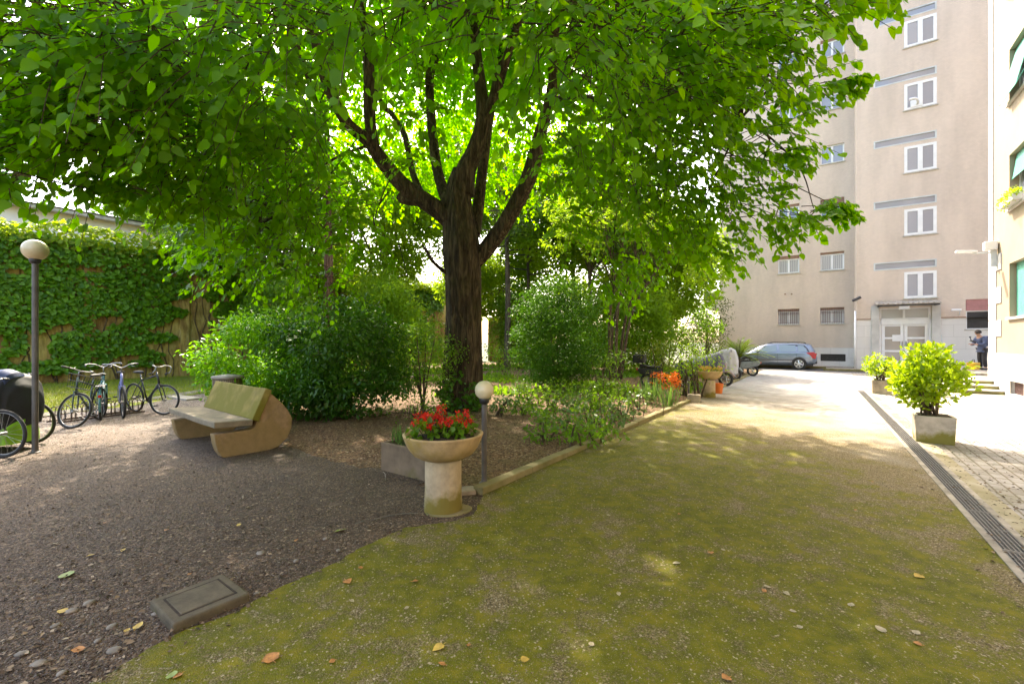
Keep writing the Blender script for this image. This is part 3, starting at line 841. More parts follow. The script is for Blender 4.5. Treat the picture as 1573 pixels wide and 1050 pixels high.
# ------------------------------------------------------------------ cream building on the right
bc = FA(1520.5, 525, WALL_A)[0]
RB = thing('cream_building', 'cream plastered building with white corner stones and teal blinds beside the drive', 'building', W(WALL_A, bc), TH)
def mR(b, d, z): return (d, b - bc, z)
zt = 24.0
rows = [(FA(1556, 486, WALL_A)[1] + .03, FA(1556, 400, WALL_A)[1]), None, None]
Yq = WALL_A / (rv.x * (1551 - CX) / F + rv.y)
zr = lambda v, u: H - (v - CY) / F * (WALL_A / (rv.x * (u - CX) / F + rv.y))
z1_ = (zr(322, 1551.5), zr(238, 1551.5)); z2_ = (zr(162, 1549.5), zr(79, 1549.5)); z0_ = (zr(487, 1557), zr(402, 1557))
bw1 = FA(1550.5, 300, WALL_A)[0]
ops = []
for (za, zb) in (z0_, z1_, z2_, (z2_[0] + 3.2, z2_[1] + 3.2), (z2_[0] + 6.4, z2_[1] + 6.4)):
    for j in range(4):
        ops.append((bw1 - 1.5 - j * 3.1, bw1 - j * 3.1, za, zb))
bv = FA(1556, 595, WALL_A)[0]
bvent = (bv - 1.1, bv, zr(604, 1556), zr(585, 1556))
PZ = zr(543, 1545)
mb = MB(); facade(mb, -8, bc, PZ, zt, ops, mR, .28)
mb.add([mR(bc, 0, 0), mR(bc, 12, 0), mR(bc, 12, zt), mR(bc, 0, zt)], [(0, 1, 2, 3)])
mb.add([mR(-8, 0, 0), mR(-8, 12, 0), mR(-8, 12, zt), mR(-8, 0, zt)], [(0, 1, 2, 3)])
mb.add([mR(-8, 0, zt), mR(bc, 0, zt), mR(bc, 12, zt), mR(-8, 12, zt)], [(0, 1, 2, 3)])
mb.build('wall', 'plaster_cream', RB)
mb = MB(); facade(mb, -8, bc + .03, 0, PZ, [bvent], lambda b, d, z: mR(b, d - .04, z), .22)
mb.add([mR(-8, -.04, PZ), mR(bc + .03, -.04, PZ), mR(bc + .03, .01, PZ), mR(-8, .01, PZ)], [(0, 1, 2, 3)])
mb.add([mR(bc + .03, -.04, 0), mR(bc + .03, 12, 0), mR(bc + .03, 12, PZ), mR(bc + .03, -.04, PZ)], [(0, 1, 2, 3)])
mb.build('plinth', 'white_stone', RB)
mb = MB(); zq = PZ; i = 0
while zq < zt:
    hq = .52
    wq = 1.25 if i % 2 else .75
    if zq + hq > zr(385, 1530): wq = .42
    pbox(mb, mR, bc - wq, bc + .025, -.03, .8, zq + .006, zq + hq - .006)
    zq += hq; i += 1
mb.build('corner_stone', 'white_stone', RB, bevel=.008)
for (b0_, b1_, za, zb) in ops:
    fo = casement(RB, mR, (b0_, b1_, za, zb), 'pane_grey', d=.2, fw=.06, sill=False)
    s_ = MB(); pbox(s_, mR, b0_ - .08, b1_ + .08, -.07, .2, za - .06, za + .01); s_.build('sill', 'white_stone', fo)
    full = za < z1_[0] - 1 or za > z1_[1]
    ln = (zb - za) * (1.0 if full else .45)
    tilt = .0 if za < z1_[0] - 1 else (.36 if full else .2)
    s_ = MB(); n_ = int(ln / .05)
    for q in range(n_):
        f0, f1 = q / n_, (q + 1) / n_
        dq = lambda f: .14 - tilt * f * (ln / 1.6)
        va = [mR(b0_ + .03, dq(f0), zb - ln * f0), mR(b1_ - .03, dq(f0), zb - ln * f0), mR(b1_ - .03, dq(f1), zb - ln * f1 + .006), mR(b0_ + .03, dq(f1), zb - ln * f1 + .006)]
        s_.add(va + [(v_[0] + .014, v_[1], v_[2]) for v_ in va], [(0, 1, 2, 3), (7, 6, 5, 4), (0, 4, 5, 1), (2, 6, 7, 3), (1, 5, 6, 2), (3, 7, 4, 0)])
    if tilt:
        for x_ in (b0_ + .03, b1_ - .03):
            s_.tube([mR(x_, .14, zb - .5 * ln), mR(x_, .14 - tilt * (ln / 1.6), zb - ln)], .012, 5)
    s_.build('blind', 'teal_slat', fo)
mb = MB()
pbox(mb, mR, bvent[0] - .1, bvent[1] + .1, -.055, -.01, bvent[3], bvent[3] + .1); pbox(mb, mR, bvent[0] - .1, bvent[1] + .1, -.055, -.01, bvent[2] - .06, bvent[2])
pbox(mb, mR, bvent[0] - .1, bvent[0], -.055, -.01, bvent[2], bvent[3]); pbox(mb, mR, bvent[1], bvent[1] + .1, -.055, -.01, bvent[2], bvent[3])
vo = mb.build('basement_window', 'concrete_pale', RB)
g = MB()
for q in range(14): pbox(g, mR, bvent[0] + q * .08, bvent[0] + q * .08 + .02, .03, .05, bvent[2], bvent[3])
for q in range(3): pbox(g, mR, bvent[0], bvent[1], .052, .062, bvent[2] + .1 * q + .05, bvent[2] + .1 * q + .07)
pbox(g, mR, bvent[0], bvent[1], .12, .13, bvent[2], bvent[3])
g.build('window_grille', 'grille_iron', vo)
# flower box on the middle sill
fb = thing('flower_box', 'window box of trailing yellow-green plants under the half-drawn teal blind', 'flower box', W(WALL_A - .16, bw1 - .75, z1_[0] + .01), TH)
p = MB(); p.box(-.10, .10, -.62, .62, .0, .17); p.build('trough', 'steel_frame', fb, bevel=.01)
FLOWERBOX = fb
# steps down from the landing
mb = MB()
sb = [FA(1547, 607, WALL_A)[0], 0, 0]
sb[1] = sb[0] + .55; sb[2] = sb[1] + .55
sa0 = 2.7
hs = [.12, .24, .36]
ST = thing('entrance_steps', 'three mossy-edged stone steps beside the cream building wall', 'steps', W(sa0, sb[0]), TH)
for k in range(3):
    z0k = hs[k - 1] if k else 0
    end = sb[k + 1] if k < 2 else sb[2] + .02
    p = MB(); p.box(0, WALL_A - .05 - sa0, sb[k] - sb[0] + .02, bc + .4 - sb[0], z0k, hs[k] - .035); p.build('riser', 'step_riser', ST)
    p = MB(); p.box(0, WALL_A - .05 - sa0, sb[k] - sb[0], bc + .4 - sb[0], hs[k] - .035, hs[k] + .001 * k); p.build('tread', 'step_tread', ST, bevel=.008)
mb = MB(); mb.box(sa0, 12, bc + .4, BS - .04, 0, .36); 
o = mb.build('landing', 'concrete_pale'); o.rotation_euler.z = TH; kind(o, 'structure')
mb = MB(); mb.box(3.6, 12, bc + 1.9, BS - .04, .36, .47)
o = mb.build('landing_kerb', 'concrete'); o.rotation_euler.z = TH; kind(o, 'structure')
# lamp bracket on the cream building
bq, zq = FA(1533, 387, WALL_A)
wl = thing('wall_floodlight', 'white bracket floodlight sticking out from the corner of the cream building', 'floodlight', W(WALL_A - .03, bq, zq), TH)
p = MB(); p.box(-.14, .0, -.05, .05, -.45, .1); p.build('wall_plate', 'steel_frame', wl, bevel=.01)
p = MB(); p.tube([(-.1, 0, .0), (-.55, 0, .02)], .022, 8); p.build('arm', 'steel_frame', wl)
p = MB(); p.box(-.95, -.45, -.11, .11, -.02, .05, Matrix.Rotation(radians(6), 4, 'Y')); p.build('lamp_head', 'white_frame', wl, bevel=.015)
p = MB(); p.box(-.30, .0, -.16, .10, .08, .34); p.build('control_box', 'white_frame', wl, bevel=.02)

# ------------------------------------------------------------------ drain with gratings
m, t, N, L, bs = newmat('grating_steel')
bs.inputs['Base Color'].default_value = (.17, .165, .16, 1); bs.inputs['Metallic'].default_value = .6; bs.inputs['Roughness'].default_value = .5
DRN = thing('drain_channel', 'long drainage channel with metal gratings between drive and block paving', 'drain', W(dra(-2) + .135, -2), TH + .0188)
LN = 20.8
p = MB()
p.box(-.135, -.085, 0, LN, -.03, .014); p.box(.085, .135, 0, LN, -.03, .014)
p.build('channel_edge', 'concrete', DRN)
p = MB(); p.box(-.085, .085, 0, LN, -.03, .0); p.build('channel_bed', 'interior_dark', DRN)
g = MB()
for x_ in (-.08, .08): g.box(x_ - .004, x_ + .004, .01, .99, .0, .013)
for y_ in (.012, .5, .986): g.box(-.08, .08, y_ - .008, y_ + .008, .001, .0135)
for k in range(5): g.box(-.056 + k * .028 - .004, -.056 + k * .028 + .004, .02, .98, .0015, .012)
for k in range(32): g.box(-.076, .076, .03 + k * .03, .036 + k * .03, .001, .0105)
gr = g.build('grating', 'grating_steel', DRN)
for k in range(1, int(LN)):
    c = gr.copy(); COL.objects.link(c); c.parent = DRN; c.location.y = k * 1.0
p = MB(); p.box(.137, .285, 0, LN + 1, -.03, .010); o = p.build('paving_border', 'border_stone'); o.location = W(dra(-2) + .135, -2); o.rotation_euler.z = TH + .0188; kind(o, 'structure')
# ------------------------------------------------------------------ bark and leaf materials
def barkmat(name, c0, c1, c2, sc_=9, green=None):
    m, t, N, L, bs = newmat(name)
    co = N.new('ShaderNodeTexCoord').outputs['Object']
    mp = N.new('ShaderNodeMapping'); mp.inputs['Scale'].default_value = (1, 1, .16); L.new(co, mp.inputs[0])
    n = noise_node(N, L, mp.outputs[0], sc_, 8, .65, .6)
    v = N.new('ShaderNodeTexVoronoi'); v.feature = 'DISTANCE_TO_EDGE'; v.inputs['Scale'].default_value = sc_ * 1.6; L.new(mp.outputs[0], v.inputs['Vector'])
    r = ramp(N, [(.32, c0), (.5, c1), (.68, c2)]); L.new(n, r.inputs[0])
    col = r.outputs[0]
    if green:
        g = ramp(N, [(.5, (0, 0, 0)), (.68, (1, 1, 1))]); L.new(noise_node(N, L, co, 1.2, 5), g.inputs[0])
        col = mixc(N, L, mth(N, L, 'MULTIPLY', g.outputs[0], .5), col, green)
    L.new(col, bs.inputs['Base Color']); bs.inputs['Roughness'].default_value = .9; bs.inputs['Specular IOR Level'].default_value = .2
    bump(N, L, bs, mth(N, L, 'ADD', n, mth(N, L, 'MULTIPLY', v.outputs['Distance'], 1.8)), 1.0, .06)
barkmat('lime_bark', (.014, .009, .005), (.065, .045, .026), (.17, .12, .07), 13, (.055, .05, .014))
barkmat('pine_bark', (.06, .028, .018), (.15, .075, .05), (.24, .14, .10), 7)
barkmat('grey_bark', (.05, .038, .03), (.11, .085, .07), (.19, .15, .125), 8)
barkmat('stem_bark', (.05, .036, .024), (.12, .085, .055), (.22, .165, .11), 14)
leafmat('lime_leaf', (.026, .105, .002), (.090, .255, .004), (.36, .78, .004), .55)
leafmat('bright_leaf', (.075, .16, .010), (.155, .27, .016), (.40, .62, .02), .52, .5, .2)
leafmat('mid_leaf', (.04, .11, .010), (.10, .21, .014), (.27, .50, .02), .48)
leafmat('dark_leaf', (.018, .07, .005), (.05, .15, .009), (.12, .32, .012), .33, .4, .35)
leafmat('bush_leaf', (.025, .085, .005), (.06, .175, .010), (.12, .30, .012), .25, .6, .2)
leafmat('hedge_leaf', (.04, .14, .005), (.115, .30, .008), (.28, .62, .010), .42, .35, .5)
leafmat('ivy_leaf', (.04, .125, .008), (.125, .27, .012), (.34, .60, .015), .45, .45)
leafmat('ivy_sunlit_leaf', (.10, .19, .010), (.20, .29, .012), (.50, .66, .02), .5, .45)  # lighter copy of the ivy leaf, sunlight on the crest painted into its colour
leafmat('shrub_leaf', (.07, .17, .008), (.22, .36, .012), (.55, .74, .02), .5, .3, .55)
leafmat('gold_leaf', (.09, .12, .012), (.17, .20, .018), (.34, .40, .03), .4)
leafmat('strap_leaf', (.05, .12, .03), (.11, .20, .05), (.20, .36, .05), .3, .35, .5)
leafmat('grass_blade', (.09, .17, .008), (.22, .29, .014), (.45, .48, .02), .4, .6)
leafmat('conifer_leaf', (.03, .045, .016), (.085, .10, .03), (.10, .14, .03), .15, .6)
leafmat('red_petal', (.55, .012, .008), (.75, .03, .012), (.8, .05, .02), .3, .5)
leafmat('orange_petal', (.72, .10, .012), (.8, .22, .02), (.85, .25, .03), .3, .5)
leafmat('yellow_petal', (.62, .34, .03), (.75, .50, .06), (.8, .55, .06), .3, .5)
leafmat('pink_petal', (.5, .2, .18), (.65, .35, .28), (.6, .3, .25), .3, .5)

# ------------------------------------------------------------------ the big lime tree
LT = thing('lime_tree', 'large lime tree with furrowed dark trunk and wide canopy over the courtyard', 'tree', D(712, 640, 10.2).xy.to_3d())
LT.location.z = 0
lt0 = LT.location.copy()
def rel(q): return Vector(q) - lt0
def ridge(seed, amp=.05, kk=7):
    def f(a, i, q):
        return 1 + amp * sin(a * kk + seed + q.z * .9) * .5 + amp * 1.7 * mnoise.noise(Vector((cos(a) * 3.2 + seed, sin(a) * 3.2, q.z * .55))) + amp * .6 * mnoise.noise(Vector((cos(a) * 9 + seed, sin(a) * 9, q.z * 1.3)))
    return f
def limb(name, pts, rads, seed, parent=LT, n=20, mat='lime_bark', per=6, amp=.055):
    pts = [rel(q) for q in pts]
    sp = smooth_path(pts, per)
    rr = np.interp(np.linspace(0, len(pts) - 1, len(sp)), range(len(pts)), rads)
    mb = MB(); mb.tube(sp, list(rr), n, wob=ridge(seed, amp))
    return mb.build(name, mat, parent, smooth=True)
Y0 = 10.2
limb('trunk', [D(713, 652, Y0), D(712, 634, Y0), D(712, 600, Y0), D(712, 540, Y0), D(712, 478, Y0), D(711, 420, Y0), D(708, 372, Y0), D(704, 330, Y0), D(704, 290, Y0), D(710, 262, Y0)],
     [.62, .50, .425, .395, .385, .40, .41, .33, .25, .20], 1.3, n=40, per=8, amp=.085)
LIMBS = [
    ([D(705, 350, Y0), D(672, 322, Y0 - .1), D(622, 287, Y0 - .3), D(588, 248, Y0 - .5), D(566, 217, Y0 - .7), D(531, 186, Y0 - 1.0), D(500, 122, Y0 - 1.4), D(478, 40, Y0 - 1.8), D(440, -90, Y0 - 2.2)], [.22, .20, .17, .15, .13, .11, .10, .08, .05]),
    ([D(575, 225, Y0 - .6), D(568, 180, Y0 - .7), D(566, 90, Y0 - .8), D(556, 26, Y0 - .9), D(540, -60, Y0 - .9), D(530, -180, Y0 - .8)], [.11, .12, .11, .09, .075, .05]),
    ([D(712, 300, Y0), D(716, 262, Y0), D(728, 235, Y0), D(742, 188, Y0), D(738, 132, Y0 + .1), D(730, 60, Y0 + .2), D(726, -60, Y0 + .2), D(735, -220, Y0)], [.24, .21, .18, .165, .13, .115, .10, .06]),
    ([D(742, 190, Y0), D(762, 142, Y0 - .2), D(772, 110, Y0 - .3), D(800, 20, Y0 - .6), D(830, -90, Y0 - .9)], [.13, .11, .09, .07, .045]),
    ([D(728, 360, Y0 + .2), D(734, 322, Y0 + .5), D(741, 262, Y0 + .8), D(752, 180, Y0 + 1.3), D(770, 80, Y0 + 1.9), D(790, -80, Y0 + 2.6)], [.15, .14, .125, .11, .09, .05]),
    ([D(728, 402, Y0), D(751, 378, Y0), D(779, 337, Y0 - .1), D(808, 282, Y0 - .3), D(822, 240, Y0 - .4), D(830, 205, Y0 - .5), D(842, 165, Y0 - .7), D(851, 123, Y0 - .9), D(849, 85, Y0 - 1.1), D(856, 20, Y0 - 1.4), D(870, -100, Y0 - 1.8)], [.19, .18, .17, .165, .165, .13, .115, .12, .10, .08, .05]),
    ([D(850, 128, Y0 - .9), D(866, 105, Y0 - 1.0), D(884, 80, Y0 - 1.3), D(930, 30, Y0 - 1.8), D(1000, -50, Y0 - 2.4)], [.07, .07, .065, .05, .03]),
    ([D(838, 178, Y0 - .6), D(857, 152, Y0 - 1.0), D(900, 150, Y0 - 1.6), D(938, 163, Y0 - 2.1), D(968, 172, Y0 - 2.5), D(1003, 174, Y0 - 3.0), D(1060, 170, Y0 - 3.6), D(1140, 180, Y0 - 4.4)], [.055, .055, .052, .055, .05, .045, .03, .015]),
    ([D(690, 330, Y0 + .2), D(650, 310, Y0 + .6), D(622, 306, Y0 + .8), D(612, 300, Y0 + .8)], [.15, .14, .13, .10]),
    ([D(648, 300, Y0 + .5), D(633, 262, Y0 + .9), D(622, 210, Y0 + 1.3), D(604, 178, Y0 + 1.6), D(586, 158, Y0 + 1.9), D(560, 100, Y0 + 2.4)], [.09, .075, .07, .065, .06, .03]),
    ([D(706, 345, Y0 + .15), D(688, 312, Y0 + .6), D(672, 262, Y0 + 1.2), D(664, 200, Y0 + 1.6), D(660, 120, Y0 + 1.9), D(672, 70, Y0 + 2), D(676, -40, Y0 + 2)], [.17, .15, .13, .12, .115, .11, .06]),
    ([D(488, 165, Y0 - 1.9), D(468, 105, Y0 - 2.2), D(440, 20, Y0 - 2.5), D(425, -40, Y0 - 2.6)], [.035, .045, .05, .05]),
    ([D(475, 140, Y0 - 2.2), D(430, 110, Y0 - 2.6), D(370, 0, Y0 - 3.2)], [.02, .025, .02]),
    ([D(830, 262, Y0 - .4), D(850, 276, Y0 - .5), D(866, 300, Y0 - .6), D(878, 325, Y0 - .7)], [.02, .015, .012, .006]),
    ([D(687, 420, Y0), D(668, 405, Y0 - .2), D(655, 385, Y0 - .4), D(648, 375, Y0 - .4)], [.05, .035, .03, .012]),
    ([D(560, 225, Y0 - .8), D(520, 240, Y0 - 1.2), D(470, 275, Y0 - 1.8), D(425, 320, Y0 - 2.4), D(400, 345, Y0 - 2.8)], [.03, .024, .02, .014, .006]),
    ([D(600, 290, Y0 - .4), D(580, 320, Y0 - .8), D(575, 350, Y0 - 1.0)], [.02, .014, .006]),
]
for i, (p_, r_) in enumerate(LIMBS): limb('limb', p_, r_, i * 2.1 + 4)

# twigs with leaves: boughs as clouds of drooping sprays around points of the canopy
BO = []
def bough(u, v, Y, r, n=1.0, flat=.65): BO.append((D(u, v, Y), r, n, flat))
for a in [  # near, over our heads
    (40, 40, 3.5, .8), (160, 60, 3.6, .9), (300, 50, 3.8, .95), (420, 20, 3.6, .7), (120, 160, 4.4, 1.0), (60, 110, 4.3, .9), (210, 110, 4.5, .9), (340, 180, 5.3, .8), (60, 190, 4.6, .5), (270, 150, 4.6, 1.1), (400, 130, 4.8, .9), (20, 150, 3.9, .6),
    (520, -25, 3.2, .55), (640, -40, 3.2, .6), (760, -25, 3.3, .6), (690, -10, 5.0, .6), (620, -20, 5.4, .6), (800, 20, 5.2, .6),
    (870, 20, 3.5, .65), (960, 60, 3.8, .8), (1070, 40, 4.0, .8), (1150, 20, 4.2, .65), (1235, 5, 4.2, .36), (1300, -10, 4.2, .3), (1345, -12, 4.2, .16),
    (930, 150, 5.0, .8), (1020, 150, 5.0, .9), (1090, 110, 5.0, .75), (1070, 220, 5.6, .85), (1150, 135, 5.2, .42), (1225, 130, 5.0, .26), (1285, 122, 4.9, .13),
    (1150, 232, 5.6, .30), (1205, 238, 5.5, .17), (1000, 250, 6.2, .9), (1070, 300, 6.2, .75), (1140, 322, 5.8, .36), (1205, 330, 5.7, .24), (1250, 326, 5.6, .17), (1288, 325, 5.5, .10), (1070, 370, 6.6, .45), (1105, 380, 6.4, .25),
    (930, 260, 7.2, .8), (910, 340, 7.6, .6), (960, 390, 7.8, .55), (880, 250, 7.4, .6), (940, 440, 7.9, .3), (1010, 340, 7, .6),
    (20, 215, 3.8, .3), (5, 270, 3.4, .13), (110, 210, 4.8, .5), (190, 225, 4.8, .55), (265, 235, 5.0, .6), (160, 285, 4.6, .12), (225, 292, 4.4, .15), (300, 305, 4.9, .18), (350, 260, 5.8, 1.0),
    (440, 230, 6.4, .9), (480, 300, 7.2, .9), (400, 340, 6.6, .8), (340, 330, 5.8, .4), (450, 400, 7.4, .55), (380, 410, 7.2, .45), (540, 370, 8.0, .6), (560, 300, 8.2, .5),
    (330, 390, 6.8, .3), (500, 430, 7.6, .4), (645, 175, 6.2, .28), (655, 100, 5.8, .35), (800, 150, 6.4, .3), (910, 100, 6.0, .5),
    (500, 60, 6.0, .45), (460, 180, 6.6, .5), (645, 250, 8.6, .3), (870, 200, 6.8, .4)]:
    bough(*a)
c_, d_, l_, sz_ = [], [], [], []
for (q, r, dn, fl) in BO:
    n = max(9, int(66 * dn * r ** 1.6))
    b = ball(n) * np.array([r, r, r * fl])
    c_.append(np.array(q) + b)
    out = nz(b + 1e-3) * .6 + nz(np.array(q) - np.array([lt0.x, lt0.y, q[2]])) * .8
    d_.append(out + NR.normal(0, .35, (n, 3)) + np.array([0, 0, -.25]))
    l_.append(np.clip(NR.uniform(.45, .85, n), 0, r * 1.6)); sz_.append(np.full(n, .092))
# the rest of the crown, a dome high over the limbs
n = 10500
b = ball(n, .40)
cc = np.array([lt0.x - .6, lt0.y - .2, 9.7]) + b * np.array([6.7, 6.9, 5.0])
ok = ~((np.hypot(cc[:, 0] - lt0.x, cc[:, 1] - lt0.y) < 4.3) & (cc[:, 2] < 8.9)) & ~((cc[:, 2] < 6.0))
cl = np.array([mnoise.noise(Vector(q) * .55) for q in cc])
ok &= (cl > -.40)
cc, b = cc[ok], b[ok]
b3 = ball(2600, .1); cc = np.concatenate([cc, np.array([lt0.x, lt0.y + .2, 11.2]) + b3 * np.array([5.2, 5.0, 2.4])]); b = np.concatenate([b, b3])  # extra leaves added high in the crown to even out the shade below
b2 = ball(700, .1); cc = np.concatenate([cc, np.array([4.0, 11.0, 9.6]) + b2 * np.array([1.9, 2.6, 1.8])]); b = np.concatenate([b, b2])  # hidden side clump added to throw shade onto the paving
c_.append(cc); d_.append(nz(b) + NR.normal(0, .5, (len(cc), 3)) + np.array([0, 0, -.2])); l_.append(NR.uniform(.6, 1.1, len(cc))); sz_.append(np.full(len(cc), .118))
c_, d_, l_, sz_ = map(np.concatenate, (c_, d_, l_, sz_))
PER = 13
p_, L_, N_ = spray_leaves(c_, d_, l_, PER)
sz = np.repeat(sz_, PER) * NR.uniform(.6, 1.15, len(p_))
tone = np.clip(np.repeat(NR.random(len(c_)), PER) * .5 + NR.random(len(p_)) * .5, 0, 1)
keep = np.linalg.norm(p_ - np.array([0, 0, H]), axis=1) > 1.9
leafmesh('crown', p_[keep] - np.array(lt0), L_[keep], N_[keep], sz[keep], 'lime_leaf', LT, rnd=tone[keep])
tm = MB()
for i in range(0, len(c_) - len(cc)):
    q = Vector(c_[i]) - lt0; dd = Vector(nz(d_[i])); ln = l_[i]
    tm.tube([q - dd * ln * .45 + Vector((0, 0, -.02)), q, q + dd * ln * .5 - Vector((0, 0, .06 * ln)), q + dd * ln * .95 - Vector((0, 0, .23 * ln))], [.007, .005, .004, .002], 3, caps=False)
tm.build('twigs', 'stem_bark', LT)
# thin hanging branchlets joining boughs to limbs
tm = MB()
anchors = [Vector(q) for (p2, r2) in LIMBS for q in p2[-4:]]
for (q, r, dn, fl) in BO:
    a = R.choice(sorted(anchors, key=lambda k: (k - q).length)[:3])
    jv = lambda s_: Vector((R.uniform(-s_, s_), R.uniform(-s_, s_), R.uniform(-s_, s_)))
    ln_ = (q - a).length
    m1, m2 = a.lerp(q, .33) + Vector((0, 0, .10 * ln_)) + jv(.09 * ln_), a.lerp(q, .66) + Vector((0, 0, .08 * ln_)) + jv(.09 * ln_)
    sp_ = smooth_path([a, m1, m2, q + Vector((0, 0, .05))], 6)
    tm.tube([rel(z_) for z_ in sp_], list(np.linspace(.016, .005, len(sp_))), 5, caps=False)
tm.build('branchlets', 'lime_bark', LT, smooth=True)

# ------------------------------------------------------------------ other trees
def plant_leaves(parent, name, clumps, per, size, mat, tpl=DIA, tf=DIAF, down=.25, shell=.35, jitter=.55):
    """clumps: (centre, radii) in the parent's space; leaves over and inside each clump"""
    ps, ds, ns, tn = [], [], [], []
    for (c, rr) in clumps:
        rr = np.array(rr if hasattr(rr, '__len__') else (rr, rr, rr), float)
        n = max(8, int(per * (rr.prod() ** (1 / 3)) ** 2))
        b = ball(n, shell)
        k = nz(b)
        ps.append(np.array(c) + b * rr * (1 + .18 * np.array([mnoise.noise(Vector(z_) * 2.3 + Vector(c)) for z_ in k]))[:, None])
        ds.append(k * .6 + NR.normal(0, jitter, (n, 3)) + np.array([0, 0, -down]))
        ns.append(k + np.array([0, 0, .5]) + NR.normal(0, .5, (n, 3)))
        tn.append(np.clip(NR.random() * .5 + NR.random(n) * .5, 0, 1))
    ps, ds, ns, tn = map(np.concatenate, (ps, ds, ns, tn))
    return leafmesh(name, ps, ds, ns, size * NR.uniform(.65, 1.25, len(ps)), mat, parent, tpl, tf, tn)
def clumps_in(c, rr, n, r0, r1, lo=.35, zmin=None):
    b = ball(n, lo)
    out = []
    for k in b:
        q = np.array(c) + k * np.array(rr)
        if zmin is not None and q[2] < zmin: continue
        r = R.uniform(r0, r1)
        out.append((tuple(q), (r * 1.15, r * 1.15, r * .8)))
    return out
def tree(name, label, loc, h, cz, cr, tr, mat, bark, nclump=34, per=150, size=.16, cl=(.6, 1.2), group=None, lean=(0, 0), limbs=7, lo=.3):
    t_ = thing(name, label, 'tree', loc, 0, group)
    top = Vector((lean[0], lean[1], h * .93))
    path = smooth_path([(0, 0, -.1), (lean[0] * .2 + .05, lean[1] * .2, h * .3), (lean[0] * .5 - .05, lean[1] * .5, h * .6), top], 6)
    rr = [tr * (1.25 if i == 0 else 1) * (1 - .85 * (i / (len(path) - 1)) ** 1.3) for i in range(len(path))]
    mb = MB(); mb.tube(path, rr, 14, wob=ridge(R.random() * 9, .06)); mb.build('trunk', bark, t_, smooth=True)
    cs = clumps_in((lean[0] * .8, lean[1] * .8, cz), cr, nclump, cl[0], cl[1], lo)
    lm = MB()
    for (q, r) in R.sample(cs, min(len(cs), limbs * 2)):
        k = path[int(len(path) * R.uniform(.4, .8))]
        lm.tube(smooth_path([k, k.lerp(Vector(q), .5) + Vector((0, 0, .2)), Vector(q)], 4), list(np.linspace(tr * .35, .02, 9)), 6, caps=False)
    lm.build('limbs', bark, t_, smooth=True)
    plant_leaves(t_, 'crown', cs, per, size, mat)
    return t_
# multi-stemmed small tree at the end of the bed
def at(u, Y): return Vector(((u - CX) / F * Y, Y, 0))
def stem_tree(loc, label):
    t_ = thing('multi_stem_tree', label, 'tree', loc)
    k = Vector(loc)
    def rl(u, v, dy=0): return D(u, v, loc[1] + dy) - k
    st = [[(938, 560), (936, 500), (940, 455), (944, 420), (934, 375), (928, 330), (920, 250)],
          [(945, 562), (947, 510), (950, 470), (956, 435), (955, 390), (962, 345), (968, 300), (975, 210)],
          [(950, 560), (958, 505), (972, 455), (984, 420), (990, 385), (1008, 340), (1040, 250)],
          [(953, 562), (966, 500), (985, 450), (1006, 420), (1026, 390), (1045, 368), (1075, 320)],
          [(941, 561), (940, 520), (946, 480), (960, 440), (975, 400), (976, 372), (990, 320), (1000, 230)]]
    for i, s_ in enumerate(st):
        pts = [rl(u, v, (i - 2) * .25 + (j * .12 * (1 if i % 2 else -1))) for j, (u, v) in enumerate(s_)]
        pts[0].z = soil_z(*(pts[0] + k).xy) - .1
        mb = MB(); sp = smooth_path(pts, 5)
        mb.tube(sp, list(np.linspace(.062 if i < 4 else .05, .016, len(sp))), 10, wob=ridge(i, .07))
        for j in range(10):
            a = sp[R.randint(len(sp) // 3, len(sp) - 2)]
            e = a + Vector((R.uniform(-1.3, 1.3), R.uniform(-1, 1), R.uniform(.8, 2.0)))
            mb.tube(smooth_path([a, a.lerp(e, .5) + Vector((R.uniform(-.15, .15), 0, -.12)), e], 4), list(np.linspace(.024, .006, 9)), 5, caps=False)
        mb.build('stem', 'stem_bark', t_, smooth=True)
    cs = []
    for (u, v, r) in [(930, 345, .8), (980, 335, .9), (1040, 330, .9), (1080, 345, .8), (1060, 390, .8), (1085, 420, .6), (900, 330, .9), (1010, 310, .7), (1020, 350, .6), (1095, 380, .6), (860, 320, .9), (900, 360, .8), (860, 340, .9)]:
        for q in range(5):
            b = ball(1)[0] * r
            cs.append((tuple(rl(u, v, R.uniform(-1.6, 1.6)) + Vector(b)), R.uniform(.35, .6)))
    plant_leaves(t_, 'crown', cs, 620, .13, 'bright_leaf', OVAL, OVALF)
    return t_
stem_tree((4.05, 18.0, 0), 'slender multi-stemmed tree with bright yellow-green leaves at the end of the bed')
# two conifers behind
def pine(loc, h, tr, label, bark, crown_z):
    t_ = thing('pine_tree', label, 'tree', loc)
    mb = MB(); pth = [(0, 0, -.1), (.05, 0, h * .3), (-.03, .02, h * .6), (0, 0, h)]
    sp = smooth_path(pth, 6); mb.tube(sp, list(np.linspace(tr, tr * .3, len(sp))), 14, wob=ridge(3, .06)); mb.build('trunk', bark, t_, smooth=True)
    mb = MB(); cs = []
    for i in range(26):
        z_ = crown_z - 1.5 + (h - crown_z + 1.5) * i / 26
        a = i * 2.4; ln = R.uniform(1.2, 2.4) * (1.05 - .5 * i / 26)
        e = Vector((cos(a) * ln, sin(a) * ln, z_ + R.uniform(-.1, .5)))
        mb.tube([(0, 0, z_), e * .5 + Vector((0, 0, z_ * .5 - .05)), e], [.05, .035, .015], 6, caps=False)
        if z_ > crown_z:
            for q in range(2): cs.append((tuple(e * R.uniform(.75, 1.05)), (R.uniform(.4, .7), R.uniform(.4, .7), .3)))
    mb.build('limbs', bark, t_, smooth=True)
    plant_leaves(t_, 'crown', cs, 420, .2, 'conifer_leaf', NEEDLE * np.array([1.2, 1, 1]), DIAF)
